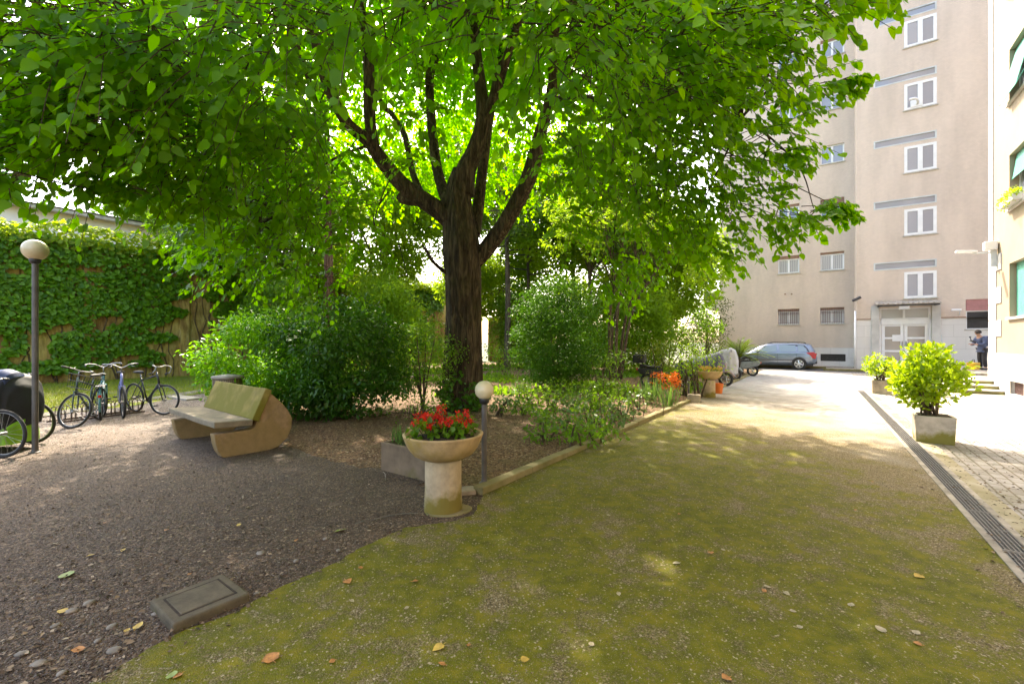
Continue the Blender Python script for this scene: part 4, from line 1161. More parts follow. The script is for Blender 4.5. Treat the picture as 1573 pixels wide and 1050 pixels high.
pine(at(503, 20), 15, .25, 'tall pine with reddish bark seen between the lime foliage behind the hedge', 'pine_bark', 9.0)
pine(at(779, 24.5), 13, .19, 'slim grey-barked conifer with bare dead side branches beyond the big lime', 'grey_bark', 8.0)
pine(at(811, 26.5), 13, .13, 'second thinner grey conifer standing behind the rounded dark bush', 'grey_bark', 7.0)
BG = [  # backdrop garden trees
    ('broadleaf_tree', 'light green broadleaf tree behind the hedge, left of the reddish pine', at(395, 21), 13, 8.5, (4, 3.4, 4.4), .22, 'mid_leaf', 40),
    ('broadleaf_tree', 'airy pale leafed tree over the ochre wall just left of the lime trunk', at(590, 26), 14, 8.5, (4.4, 3.5, 5.2), .2, 'bright_leaf', 36),
    ('broadleaf_tree', 'dense green tree far behind the lime fork', at(690, 30), 17, 11, (6.0, 4, 5.6), .28, 'mid_leaf', 54),
    ('broadleaf_tree', 'broad fresh green tree behind the rounded dark bush', at(880, 27), 15, 9, (5.0, 4, 5.2), .15, 'bright_leaf', 50),
    ('broadleaf_tree', 'tall pale green tree in front of the balcony corner of the tower', at(1012, 26), 9.6, 5.9, (2.9, 2.6, 3.3), .12, 'bright_leaf', 40),
    ('broadleaf_tree', 'tall mid green tree rising high above the multi-stemmed tree', at(905, 24.5), 13.0, 9.2, (4.0, 3.4, 3.4), .13, 'mid_leaf', 40),
    ('broadleaf_tree', 'dark leafy tree by the ivy wall at far left of the garden', at(300, 27), 15, 10.5, (4.8, 4, 4.2), .24, 'mid_leaf', 40),
    ('broadleaf_tree', 'green tree whose crown closes the gap above the ivy wall end', at(455, 28), 13.5, 8, (4.4, 3.5, 5.0), .24, 'mid_leaf', 44),
    ('broadleaf_tree', 'low leafy tree in the back corner between the two conifers', at(770, 31), 9.5, 5.8, (3.8, 3, 3.0), .2, 'bright_leaf', 30),
]
for (nm, lb, loc, h, cz, cr, tr, mat, nc) in BG:
    loc = Vector(loc); loc.z = soil_z(loc.x, loc.y) if soil_z(loc.x, loc.y) > -.05 else 0
    tree(nm, lb, loc, h, cz, cr, tr, mat, 'grey_bark', int(nc * 1.6), 430, .2)
for (lb, lo_, c_h, rr_, mt_) in [('dense bushy screen of greenery closing the garden behind the multi-stemmed tree', W(-8, 28.3), 3.0, (3.2, 1.0, 3.0), 'mid_leaf'), ('dense green bush filling the back of the garden right of the ochre wall', W(-14.5, 29.0), 3.0, (3.6, 1.0, 3.0), 'mid_leaf'), ('tall pale leafy bush between the reddish pine and the lime trunk', at(585, 21.5), 2.6, (2.2, .9, 2.6), 'bright_leaf'), ('tall green bush behind the hedge near the end of the ivy wall', at(430, 19.5), 2.5, (2.3, .9, 2.5), 'mid_leaf'), ('tall green bush just behind the slender multi-stemmed tree', at(950, 22), 2.4, (2.4, .9, 2.4), 'bright_leaf'), ('leafy bush between the grey conifers and the rounded bush', at(800, 27.5), 2.6, (2.4, .9, 2.6), 'mid_leaf')]:
    t_ = thing('tall_bush', lb, 'bush', lo_, TH)
    mb = MB()
    for q in range(5): mb.tube([(R.uniform(-.4, .4), 0, -.1), (R.uniform(-1, 1) * rr_[0] * .7, R.uniform(-.5, .5), c_h)], [.05, .015], 6, caps=False)
    mb.build('stems', 'grey_bark', t_, smooth=True)
    plant_leaves(t_, 'foliage', clumps_in((0, 0, c_h), rr_, 80, .45, .75, .3, .1), 420, .15, mt_, OVAL, OVALF)
# dark evergreen against the tower's garden side
loc = at(1086, 30.0)
t_ = thing('evergreen_tree', 'dark olive evergreen below the white balcony at the tower corner', 'tree', loc)
mb = MB(); mb.tube([(0, 0, -.1), (0, 0, 3.6)], [.14, .05], 10); mb.build('trunk', 'grey_bark', t_, smooth=True)
plant_leaves(t_, 'crown', clumps_in((0, .3, 2.6), (1.5, 1.5, 2.1), 34, .45, .7, .3), 300, .13, 'conifer_leaf', OVAL, OVALF)

# ------------------------------------------------------------------ shrubs and bed planting
def shrub(name, label, loc, c, rr, n, r0, r1, mat, per=420, size=.075, tpl=OVAL, tf=OVALF, stems=6, cat='shrub', group=None, lo=.45, zmin=.1, extra=()):
    loc = Vector(loc); z_ = soil_z(loc.x, loc.y); loc.z = z_ if z_ > -.05 else 0
    t_ = thing(name, label, cat, loc, 0, group)
    cs = clumps_in(c, rr, n, r0, r1, lo, zmin) + list(extra)
    mb = MB()
    for i in range(stems):
        q = Vector(R.choice(cs)[0]); b = Vector((R.uniform(-.12, .12), R.uniform(-.12, .12), -.05))
        mb.tube(smooth_path([b, b.lerp(q, .5) + Vector((0, 0, .1)), q], 4), list(np.linspace(.022, .007, 9)), 6, caps=False)
    mb.build('stems', 'stem_bark', t_, smooth=True)
    plant_leaves(t_, 'foliage', cs, per, size, mat, tpl, tf)
    return t_
shrub('shrub', 'bright green laurel shrub behind the stone bench', (-5.0, 9.7, 0), (-.15, 0, .95), (1.3, .9, 1.05), 64, .28, .48, 'hedge_leaf', 950, .098, lo=.55)
shrub('shrub', 'large dark glossy shrub between the bench and the lime trunk', (-3.35, 9.5, 0), (-.1, 0, 1.1), (1.38, 1.0, 1.25), 84, .30, .50, 'dark_leaf', 1000, .10, lo=.55)
shrub('shrub', 'loose hanging shrub with fine leaves just left of the lime trunk', (-1.75, 9.3, 0), (-.1, .2, 1.2), (.75, .7, .75), 50, .18, .32, 'mid_leaf', 800, .055, lo=.3, zmin=.35)
shrub('shrub', 'low spreading shrub at the foot of the lime trunk, left side', (-1.75, 8.6, 0), (0, 0, .25), (.75, .4, .25), 16, .14, .24, 'mid_leaf', 520, .06)
shrub('ivy_plant', 'ivy with broad dark leaves climbing the foot of the lime trunk', (-1.1, 9.65, 0), (.0, 0, .35), (.6, .16, .5), 22, .12, .2, 'dark_leaf', 700, .085, LIME, LIMEF, cat='climbing plant', zmin=.02)
shrub('round_bush', 'big rounded dark evergreen bush in the middle of the garden bed', (1.45, 14.6, 0), (0, 0, 1.75), (1.3, 1.2, 1.75), 100, .32, .5, 'bush_leaf', 1300, .085, lo=.2)
shrub('shrub', 'pale green shrub right of the rounded bush, under the multi-stemmed tree', (2.8, 14.3, 0), (0, 0, .7), (.8, .7, .7), 26, .24, .4, 'mid_leaf', 380, .08)
shrub('shrub', 'flowering shrub with yellowish heads beside the stems of the slender tree', (5.0, 15.8, 0), (0, 0, .75), (.8, .6, .75), 26, .22, .36, 'gold_leaf', 380, .07)
shrub('shrub', 'tall light green shrub in front of the dark motor scooter', (4.95, 13.2, 0), (.1, 0, .8), (.55, .4, .75), 22, .18, .3, 'bright_leaf', 420, .07)
shrub('shrub', 'leafy climbing rose shrub arching over the covered scooter', (5.35, 13.0, 0), (.2, .1, 1.0), (.6, .4, .5), 24, .14, .25, 'bright_leaf', 420, .065)
shrub('shrub', 'reddish flowering shrub beside the palm fronds', (8.6, 20.5, 0), (0, 0, 1.2), (.9, .8, 1.0), 26, .25, .42, 'gold_leaf', 300, .085)
shrub('shrub', 'wide pale green shrub at the back of the bed, left of the scooters', (6.2, 21, 0), (0, 0, 1.2), (1.6, 1, 1.2), 44, .35, .55, 'bright_leaf', 260, .10)
shrub('shrub', 'green shrub mass under the fresh green trees at the back of the bed', (5.5, 24, 0), (0, 0, 1.6), (3.0, 1.2, 1.7), 60, .5, .8, 'mid_leaf', 170, .13)
shrub('shrub', 'dim shrub row along the ochre back wall, left of the lime', (-5.5, 24, 0), (0, 0, 1.6), (3.4, 1.2, 1.6), 50, .5, .8, 'mid_leaf', 170, .13)
shrub('shrub', 'small bush in front of the ochre wall, right of the lime trunk', (-.3, 19, 0), (0, 0, .7), (.8, .6, .7), 20, .25, .4, 'mid_leaf', 300, .09)
shrub('shrub', 'young leafy shrub on the lawn edge beside the bright laurel', (-6.15, 10.3, 0), (0, 0, .35), (.5, .4, .35), 14, .16, .26, 'hedge_leaf', 500, .07)
# low seedlings covering the middle of the bed, each its own little plant
SEED = [(800, 640), (835, 652), (868, 660), (905, 650), (930, 655), (848, 630), (880, 632), (912, 628), (940, 630), (820, 622), (960, 640), (985, 626), (900, 615), (860, 612), (930, 612), (958, 612), (800, 612), (765, 640), (885, 680), (838, 676), (1000, 612), (915, 672)]
for i, (u, v) in enumerate(SEED):
    q = G(u, v, .08)
    s = R.uniform(.75, 1.15)
    shrub('seedling_plant', 'knee-high seedling with upright pale green leaves in the middle of the bed', q, (0, 0, .25 * s), (.42 * s, .34 * s, .21 * s), 17, .10, .16, R.choice(['mid_leaf', 'strap_leaf', 'mid_leaf']), 620, .085, stems=4, cat='seedling', group='leafy seedlings growing in the bed', lo=.2, zmin=.08)
# bare rose canes by the kerb
for i, (u, v, lb) in enumerate([(922, 660, 'thin bare cane stuck in the bed, leftmost of the row by the kerb'), (952, 648, 'bare brown rose cane with a forked top near the kerb'), (972, 642, 'short thin cane close beside the forked rose cane'), (988, 636, 'thin leafless cane standing midway along the kerb'), (1018, 632, 'bare cane right in front of the iris leaves')]):
    q = G(u, v, .1); q.z = soil_z(q.x, q.y)
    mb = MB(); h_ = R.uniform(.45, .75)
    mb.tube([(0, 0, -.05), (.02, 0, h_ * .5), (-.02, .02, h_)], [.009, .008, .005], 5)
    if i == 1: mb.tube([(.02, 0, h_ * .6), (.12, .02, h_ * .95)], [.007, .004], 5); mb.tube([(.0, 0, h_ * .8), (-.1, .02, h_ * 1.1)], [.006, .004], 5)
    o = mb.build('rose_cane', 'stem_bark'); o.location = q; tag(o, lb, 'cane')
# iris leaves
def iris(loc, label, n=34, h=.65, group=None):
    loc = Vector(loc); loc.z = soil_z(loc.x, loc.y); loc.z = max(loc.z, 0)
    t_ = thing('iris_plant', label, 'plant', loc, 0, group)
    a = NR.uniform(0, 2 * pi, n); tl = NR.uniform(.05, .75, n)
    d = np.stack([np.cos(a) * tl, np.sin(a) * tl, np.ones(n)], -1)
    ps = np.stack([NR.normal(0, .09, n), NR.normal(0, .09, n), np.full(n, -.02)], -1)
    tpl = np.array([(-.035, 0, 0), (-.042, .55, .0), (0, 1.05, -.12), (.042, .55, 0), (.035, 0, 0), (0, .5, .012)], float)
    leafmesh('leaves', ps, d, np.stack([np.cos(a), np.sin(a), np.full(n, .2)], -1), h * NR.uniform(.7, 1.15, n), 'strap_leaf', t_, tpl, np.array([(0, 5, 2, 1), (5, 4, 3, 2)]))
    return t_
iris(G(1000, 622), 'clump of blue-green iris leaves left of the orange flowers', 30, .62)
iris(G(1028, 628), 'clump of pale iris leaves right in front of the orange flowers', 40, .55)
iris(G(1075, 608), 'small iris clump just left of the yellow-flowered urn', 18, .42)
# orange flowers
def flower_heads(t_, cs, per, size, mat, name='flowers'):
    return plant_leaves(t_, name, cs, per, size, mat, DIA, DIAF, down=-.2, jitter=.9, shell=.6)
of = thing('orange_flowers', 'bushy plant with a mass of orange flowers behind the iris leaves', 'flowers', G(1026, 616) + Vector((0, .1, .05)))
cs = [((R.uniform(-.36, .34), R.uniform(-.12, .12), R.uniform(.30, .68)), R.uniform(.06, .11)) for i in range(40)]
for c1_ in cs: flower_heads(of, [c1_], 2600, .05, 'orange_petal', 'flower_head')
plant_leaves(of, 'foliage', [((R.uniform(-.35, .35), R.uniform(-.05, .2), R.uniform(.1, .5)), .13) for i in range(14)], 900, .07, 'mid_leaf', OVAL, OVALF)
# cycad
cp = thing('cycad_palm', 'spreading yellow-green cycad palm behind the covered scooters', 'palm', at(1134, 22.5))
mb = MB(); mb.lathe([(.22, -.05), (.25, .3), (.2, .7), (.1, .8)], 14); mb.build('trunk', 'grey_bark', cp, smooth=True)
ps, ds, ns = [], [], []
fr = MB()
for i in range(44):
    a = R.uniform(0, 2 * pi); el = R.uniform(.45, 1.35); ln = R.uniform(1.3, 1.7)
    h0 = Vector((0, 0, .78)); hd = Vector((cos(a), sin(a), 0)); pts = []
    for k in range(15):
        t = k / 14
        pts.append(h0 + hd * (ln * t * cos(el) * (1 + .15 * t)) + Vector((0, 0, ln * (t * sin(el) - .55 * t * t * cos(el * .7)))))
    fr.tube(pts, list(np.linspace(.014, .004, 15)), 4, caps=False)
    sd_ = Vector((-hd.y, hd.x, 0))
    for k in range(2, 30):
        t = k / 30 * 14; j = int(t); q = pts[j].lerp(pts[min(j + 1, 14)], t - j); tg = (pts[min(j + 1, 14)] - pts[j]).normalized()
        for s_ in (-1, 1):
            ps.append(q); ds.append(sd_ * s_ * .8 + tg * .6 + Vector((0, 0, .15))); ns.append(Vector((0, 0, 1)) + hd * .3)
fr.build('frond_ribs', 'stem_bark', cp)
leafmesh('fronds', np.array(ps), np.array(ds), np.array(ns), NR.uniform(.2, .28, len(ps)), 'shrub_leaf', cp, np.array([(0, 0, 0), (-.05, .5, 0), (0, 1, -.05), (.05, .5, 0)], float), DIAF)

# ------------------------------------------------------------------ ivy-covered garden wall and the house beyond
m, t, N, L, bs = newmat('old_wall')
co = N.new('ShaderNodeTexCoord').outputs['Object']
mp = N.new('ShaderNodeMapping'); mp.inputs['Scale'].default_value = (1, 1, .3); L.new(co, mp.inputs[0])
n1 = noise_node(N, L, mp.outputs[0], 1.3, 8, .68, .5); n2 = noise_node(N, L, mp.outputs[0], 5, 6, .7)
r = ramp(N, [(.3, (.12, .055, .022)), (.42, (.27, .155, .05)), (.56, (.42, .31, .09)), (.75, (.50, .42, .22))]); L.new(n1, r.inputs[0])
r2 = ramp(N, [(.35, (.45, .42, .3)), (.6, (1, 1, 1))]); L.new(n2, r2.inputs[0])
L.new(mixc(N, L, 1, r.outputs[0], r2.outputs[0], 'MULTIPLY'), bs.inputs['Base Color']); bs.inputs['Roughness'].default_value = .9
bump(N, L, bs, n2, .6, .03)
WB0, WB1, WH = -14.0, 31.0, 6.0
gw = thing('garden_wall', 'tall weathered ochre garden wall largely overgrown with ivy', 'wall', W(GWALL_A, 0), TH)
mb = MB()
nb = 90
prof = [(WB0 + (WB1 - WB0) * i / nb) for i in range(nb + 1)]
mb.box(-.35, 0, WB0, WB1, -.2, WH - .55); mb.build('wall_face', 'old_wall', gw)
mb = MB(); mb.box(-.40, .05, WB0, WB1, WH - .55, WH - .42); mb.build('coping', 'concrete_worn', gw)
mb = MB()
for i in range(9): mb.box(0, .12, 2 + i * 3.3, 2.35 + i * 3.3, -.1, WH - .6)
mb.build('buttress', 'old_wall', gw)
back = thing('back_wall', 'ochre rendered wall closing the garden behind the lime and bushes', 'wall', W(-24, 31.2), TH)
mb = MB(); mb.box(0, 6.5, 0, .3, -.2, 3.6); mb.build('wall_face', 'old_wall', back)
mb = MB(); mb.box(-.05, 6.55, -.05, .35, 3.6, 3.72); mb.build('coping', 'concrete_worn', back)
# ivy: dense over the top and left, thinning to bare stems lower right
n = 60000
bq = NR.uniform(-10, 26, n); zq_ = NR.uniform(.2, WH - .3, n)
den = vnoise(bq, zq_, .55, 3) * .6 + vnoise(bq, zq_ * 1.5, 1.7, 4) * .4
cover = .64 - .012 * (bq - 4) + .34 * (zq_ / WH - .45) + np.where(zq_ > WH - 1.3, .35, 0)
ok = (den < cover) & (NR.random(n) < .75)
bq, zq_ = bq[ok], zq_[ok]
dp = .03 + .16 * NR.random(len(bq)) + .25 * np.clip(cover[ok] - .55, 0, 1) * NR.random(len(bq))
ps = np.stack([dp, bq, zq_], -1)
ds = np.stack([NR.uniform(.1, .6, len(bq)), NR.normal(0, .6, len(bq)), NR.uniform(-1.2, -.2, len(bq))], -1)
ns = np.stack([np.full(len(bq), 1.0), NR.normal(0, .35, len(bq)), NR.uniform(.2, .9, len(bq))], -1)
iv = thing('ivy', 'dense green ivy hanging over the tall ochre garden wall behind the bicycles', 'climbing plant', W(GWALL_A, 0), TH)
leafmesh('hanging_leaves', ps, ds, ns, NR.uniform(.10, .20, len(bq)), 'ivy_leaf', iv, LIME, LIMEF)
n = 9000
bq = NR.uniform(-10, 26, n)
hh = vnoise(bq, bq * 0 + .5, .7, 8) * .45 + vnoise(bq, bq * 0, 2.1, 9) * .18
an = NR.uniform(-.4, pi, n); rr = NR.uniform(.5, 1, n) ** .5
ps = np.stack([-.15 + np.cos(an) * .55 * rr, bq, WH - .45 + np.sin(an) * (.35 + hh) * rr], -1)
ds = np.stack([NR.uniform(-.3, .8, n), NR.normal(0, .6, n), NR.uniform(-.9, .3, n)], -1)
ns = np.stack([np.cos(an) + .2, NR.normal(0, .4, n), np.sin(an) + .4], -1)
leafmesh('crest_leaves', ps, ds, ns, NR.uniform(.10, .19, n), 'ivy_sunlit_leaf', iv, LIME, LIMEF)
mb = MB()
for i in range(70):
    b_ = R.uniform(-4, 24); z_ = .0; pts = [(.02, b_, -.05)]
    while z_ < WH - .6:
        z_ += R.uniform(.3, .6); b_ += R.uniform(-.22, .22); pts.append((.025, b_, z_))
    mb.tube(pts, list(np.linspace(R.uniform(.012, .035), .005, len(pts))), 5, caps=False)
mb.build('woody_stems', 'stem_bark', iv, smooth=True)
# low pale house beyond the wall
ha = -30.0
hz = lambda u, v: H - (v - CY) / F * (ha / (rv.x * (u - CX) / F + rv.y))
hb1 = FA(271, 352, ha)[0]
P('house_white', (.80, .79, .80), .7, .05, 2)
hs_ = thing('low_house', 'low pale house with a projecting flat eave beyond the ivy wall', 'house', W(ha, hb1), TH)
ez = hz(150, 335)
mb = MB(); mb.box(-8, -.5, -34, -.6, 0, ez); mb.build('wall', 'house_white', hs_)
mb = MB(); mb.box(-9, 0, -35, 0, ez, ez + .16); mb.build('roof', 'concrete_pale', hs_)
mb = MB(); mb.box(-9.02, .03, -35.02, .03, ez + .16, ez + .22); mb.box(-.45, -.38, -7.2, -7.1, ez - 3, ez); mb.build('roof_trim', 'dark_metal', hs_)
# dry litter along the foot of the wall, grass on the lawn
def inside(pts, n):
    xs = [q[0] for q in pts]; ys = [q[1] for q in pts]
    out = []
    X = NR.uniform(min(xs), max(xs), n); Y = NR.uniform(min(ys), max(ys), n)
    k = poly_sd(X, Y, pts) > 0.02
    return X[k], Y[k]
X, Y = inside(lawnp, 60000)
k = (vnoise(X, Y, 1.1, 5) + .4 * vnoise(X, Y, 4, 6) > .38) & (Y > 6)
X, Y = X[k], Y[k]; n = len(X)
ps = np.stack([X, Y, np.full(n, .01)], -1); ds = np.stack([NR.normal(0, .45, n), NR.normal(0, .45, n), np.ones(n)], -1)
kind(leafmesh('grass', ps, ds, NR.normal(size=(n, 3)), NR.uniform(.05, .12, n), 'grass_blade', None, np.array([(-.05, 0, 0), (.05, 0, 0), (.03, .6, .02), (0, 1, .08)], float), DIAF), 'stuff')
# low green growth between the hedge and the lawn behind
X = NR.uniform(-14, 9, 26000); Y = NR.uniform(11, 29, 26000)
sdv = poly_sd(X, Y, bedp)
k = (sdv > .4) & (vnoise(X, Y, .5, 12) > .5) & (Y > 12.5)
X, Y = X[k], Y[k]; n = len(X); Z = soil_h(X, Y)
ps = np.stack([X, Y, Z], -1); ds = np.stack([NR.normal(0, .6, n), NR.normal(0, .6, n), np.ones(n)], -1)
kind(leafmesh('undergrowth', ps, ds, NR.normal(size=(n, 3)), NR.uniform(.08, .2, n), 'mid_leaf', None, OVAL, OVALF), 'stuff')
# ------------------------------------------------------------------ paints and small materials
P('tyre', (.028, .026, .026), .8, .3, 20)
P('chrome', (.55, .55, .56), .28, .1, 8, metal=.9)
P('dull_steel', (.30, .30, .31), .4, .2, 12, metal=.8)
P('black_paint', (.025, .025, .028), .3, .2, 8)
P('teal_paint', (.10, .30, .33), .35, .2, 8)
P('lilac_paint', (.22, .24, .50), .35, .2, 8)
P('green_black_paint', (.04, .07, .06), .35, .3, 8)
P('grey_paint', (.22, .24, .25), .35, .2, 8)
P('saddle_black', (.03, .028, .028), .6, .3, 10)
P('reflector_red', (.55, .02, .015), .25, .1, 5)
P('cover_black', (.012, .014, .020), .62, .3, 5, .3, 14, .01)
P('cover_navy', (.03, .05, .13), .6, .3, 5, .3, 14, .01)
P('cover_lime', (.24, .50, .03), .4, .15, 5, .3, 20, .006)
P('cover_silver', (.42, .41, .42), .5, .15, 4, .3, 18, .008)
P('cover_purple', (.09, .085, .14), .5, .3, 4, .3, 18, .008)
P('lamp_post_paint', (.11, .095, .085), .5, .25, 6)
P('globe_glass', (.66, .55, .36), .22, .16, 5, spec=.6)
P('globe_top', (.50, .46, .40), .3, .2, 6, spec=.6)
P('car_paint', (.235, .275, .345), .22, .06, 2, metal=.35, coat=.6)
P('trim_dark', (.02, .02, .022), .45, .2, 8)
P('alloy', (.62, .62, .63), .3, .08, 8, metal=.7)
P('scooter_body', (.34, .25, .26), .35, .15, 6)
P('scooter_orange', (.75, .15, .02), .35, .1, 6)
P('bucket_orange', (.75, .17, .02), .45, .1, 6)
P('petal_soil', (.04, .026, .016), .95, .4, 20, .6, 50, .01)
P('skin', (.45, .27, .20), .55, .08, 9)
P('jacket_blue', (.06, .085, .17), .7, .25, 9, .3, 30, .006)
P('trousers_dark', (.03, .03, .038), .8, .25, 9)
P('hair_dark', (.03, .022, .018), .7, .3, 30)
P('shoe_black', (.02, .02, .02), .5, .2, 9)
P('bag_yellow', (.70, .42, .03), .6, .15, 6)
P('pebble', (.28, .24, .195), .8, .5, 3)
P('bark_chip', (.11, .07, .04), .9, .5, 3)
glass('car_glass', (.20, .27, .32), .04, 1.0)
glass('tail_lens', (.50, .03, .04), .12, .8)

# ------------------------------------------------------------------ bicycles
def bicycle(label, paint, front=None, front_px=None, head=0.0, steer=0.0, bars='flat', basket=False, guards=False, reflector=False, lean=0.0, step=False, seatc='saddle_black', tyre_r=.335):
    """front = where the front wheel touches the ground; head = direction of travel"""
    Rw = tyre_r
    WBx = 1.04
    fwd = Vector((cos(head), sin(head), 0))
    rear = Vector(front) - fwd * WBx
    t_ = thing('bicycle', label, 'bicycle', rear, head, 'bicycles parked by the lawn')
    t_.rotation_euler.x = lean
    ht, hb_ = Vector((.83, 0, .93)), Vector((.91, 0, .66))
    ax = (hb_ - ht).normalized()
    S = Matrix.Translation(ht) @ Matrix.Rotation(steer, 4, -ax) @ Matrix.Translation(-ht)
    def wheel(c, M):
        T = M @ Matrix.Translation(c)
        h = MB(); h.tube([(0, -.05, 0), (0, .05, 0)], .022, 8, T)
        for k in range(20):
            a = 2 * pi * k / 20
            h.tube([(0, .022 * (1 if k % 2 else -1), 0), ((Rw - .035) * cos(a + .25), 0, (Rw - .035) * sin(a + .25))], .0021, 3, T, caps=False)
        wo = h.build('wheel', 'dull_steel', t_, smooth=False)
        q = MB(); q.torus(Rw - .021, .021, 40, 8, T); q.build('tyre', 'tyre', wo, smooth=True)
        q = MB(); q.torus(Rw - .046, .007, 40, 6, T); q.build('rim', 'dull_steel', wo, smooth=True)
    wheel(Vector((0, 0, Rw)), Matrix.Identity(4)); wheel(Vector((WBx, 0, Rw)), S)
    bb, st_, sb_ = Vector((.44, 0, .28)), Vector((.27, 0, .80)), Vector((.33, 0, .60))
    f = MB()
    f.tube([ht, hb_], .021, 8)
    f.tube([hb_ + Vector((-.01, 0, .04)), bb], .019, 8)
    f.tube([bb, st_], .017, 8)
    if step: f.tube([hb_ + Vector((-.03, 0, .12)), Vector((.60, 0, .46)), Vector((.39, 0, .44))], .015, 8)
    else: f.tube([ht + Vector((.02, 0, -.06)), Vector((.29, 0, .74))], .017, 8)
    for s in (-1, 1):
        f.tube([bb + Vector((0, s * .03, 0)), Vector((.2, s * .055, .30)), Vector((0, s * .06, Rw))], .010, 6)
        f.tube([Vector((.29, s * .015, .74)), Vector((.16, s * .055, .56)), Vector((0, s * .06, Rw))], .008, 6)
    f.build('frame', paint, t_, smooth=True)
    k = MB()
    for s in (-1, 1):
        k.tube([hb_ + Vector((.01, s * .04, 0)), Vector((.97, s * .05, .52)), Vector((WBx, s * .052, Rw))], [.014, .012, .009], 7, S)
    k.tube([hb_ + Vector((.01, -.05, .0)), hb_ + Vector((.01, .05, .0))], .018, 7, S)
    fk = k.build('fork', paint, t_, smooth=True)
    b = MB()
    top = ht + Vector((-.03, 0, .10))
    b.tube([ht, top, top + Vector((.06, 0, .02))], .013, 7, S)
    stem = top + Vector((.06, 0, .02))
    if bars == 'flat': pts = [stem + Vector((-.10, -.31, .02)), stem + Vector((-.03, -.18, .02)), stem, stem + Vector((-.03, .18, .02)), stem + Vector((-.10, .31, .02))]
    elif bars == 'swept': pts = [stem + Vector((-.28, -.29, .05)), stem + Vector((-.14, -.28, .08)), stem + Vector((-.02, -.14, .07)), stem, stem + Vector((-.02, .14, .07)), stem + Vector((-.14, .28, .08)), stem + Vector((-.28, .29, .05))]
    else: pts = [stem + Vector((-.02, -.22, -.16)), stem + Vector((.08, -.23, -.12)), stem + Vector((.12, -.22, -.02)), stem + Vector((.05, -.2, .03)), stem, stem + Vector((.05, .2, .03)), stem + Vector((.12, .22, -.02)), stem + Vector((.08, .23, -.12)), stem + Vector((-.02, .22, -.16))]
    b.tube(smooth_path(pts, 4), .011, 7, S)
    for s in (-1, 1): b.tube([stem + Vector((-.01, s * .14, .05)), stem + Vector((.05, s * .22, .02))], .006, 5, S)
    bo = b.build('handlebar', 'dull_steel', t_, smooth=True)
    for e in ((0, 1), (-1, -2)):
        g = MB(); g.tube([pts[e[0]], Vector(pts[e[0]]).lerp(Vector(pts[e[1]]), .8)], .016, 7, S)
        g.build('grip', 'saddle_black', bo, smooth=True)
    s_ = MB(); s_.tube([st_ - Vector((-.03, 0, .1)), st_ + Vector((-.03, 0, .11))], .013, 7); po = s_.build('seat_post', 'dull_steel', t_, smooth=True)
    s_ = MB()
    for (x, wd) in ((0, 0),): pass
    secs = [(-.15, .07, .015), (-.10, .085, .03), (0, .055, .035), (.08, .025, .03), (.13, .014, .018)]
    vs, fs = [], []
    for (x, wd, hh) in secs:
        for kk in range(8):
            a = 2 * pi * kk / 8; vs.append((x + .24, wd * cos(a), .925 + hh * sin(a)))
    for i in range(len(secs) - 1):
        for kk in range(8): fs.append((i * 8 + kk, i * 8 + (kk + 1) % 8, (i + 1) * 8 + (kk + 1) % 8, (i + 1) * 8 + kk))
    fs += [tuple(range(8))[::-1], tuple(range(32, 40))]
    s_.add(vs, fs); s_.build('saddle', seatc, t_, smooth=True)
    c = MB(); c.torus(.085, .006, 24, 5, Matrix.Translation((.44, .05, .28))); c.lathe([(.07, -.004), (.07, .004)], 16, Matrix.Translation((.44, .05, .28)) @ Matrix.Rotation(radians(90), 4, 'X'))
    c.tube([(.44, .06, .28), (.54, .07, .16)], .008, 6); c.tube([(.44, -.06, .28), (.34, -.07, .40)], .008, 6)
    c.tube([(.44, .055, .36), (0, .055, Rw + .03)], .004, 4); c.tube([(.44, .055, .20), (0, .055, Rw - .03)], .004, 4)
    co_ = c.build('chainset', 'dull_steel', t_)
    for s, q in ((1, (.54, .11, .16)), (-1, (.34, -.11, .40))):
        p = MB(); p.box(q[0] - .04, q[0] + .04, q[1] - .035, q[1] + .035, q[2] - .012, q[2] + .012); p.build('pedal', 'trim_dark', co_)
    if guards:
        for (cx_, M_, a0, a1) in ((0, Matrix.Identity(4), .5, 3.5), (WBx, S, .6, 2.9)):
            p = MB(); p.torus(Rw + .022, .020, 18, 6, M_ @ Matrix.Translation((cx_, 0, Rw)), a0, a1); p.build('mudguard', paint, t_, smooth=True)
    if reflector:
        p = MB(); p.lathe([(.03, 0), (.03, .015), (.015, .022)], 12, Matrix.Translation((-.36, 0, .52)) @ Matrix.Rotation(radians(-90), 4, 'Y')); p.build('rear_light', 'reflector_red', t_)
        p = MB(); p.box(-.30, .22, -.07, .07, .70, .715); p.tube([(-.28, .07, .70), (0, .07, Rw)], .006, 5); p.tube([(-.28, -.07, .70), (0, -.07, Rw)], .006, 5); p.build('carrier', 'dull_steel', t_)
    if basket:
        p = MB(); c0 = Vector((1.02, 0, .86))
        M_ = S @ Matrix.Translation(c0)
        for zz, g_ in ((-.12, .0), (0, .02), (.12, .04)):
            l, w_ = .14 + g_, .17 + g_
            p.tube([(-l, -w_, zz), (l, -w_, zz), (l, w_, zz), (-l, w_, zz), (-l, -w_, zz)], .005, 4, M_)
        for i in range(9):
            y_ = -.17 + .34 * i / 8
            p.tube([(-.18, y_ * 1.2, .12), (-.14, y_, -.12), (.14, y_, -.12), (.18, y_ * 1.2, .12)], .0035, 4, M_)
        for i in range(7):
            x_ = -.14 + .28 * i / 6
            p.tube([(x_ * 1.25, -.21, .12), (x_, -.17, -.12), (x_, .17, -.12), (x_ * 1.25, .21, .12)], .0035, 4, M_)
        p.build('basket', 'trim_dark', t_)
    return t_
def gp(u, v): return G(u, v)
pa, pb = gp(4, 703), gp(50, 681)
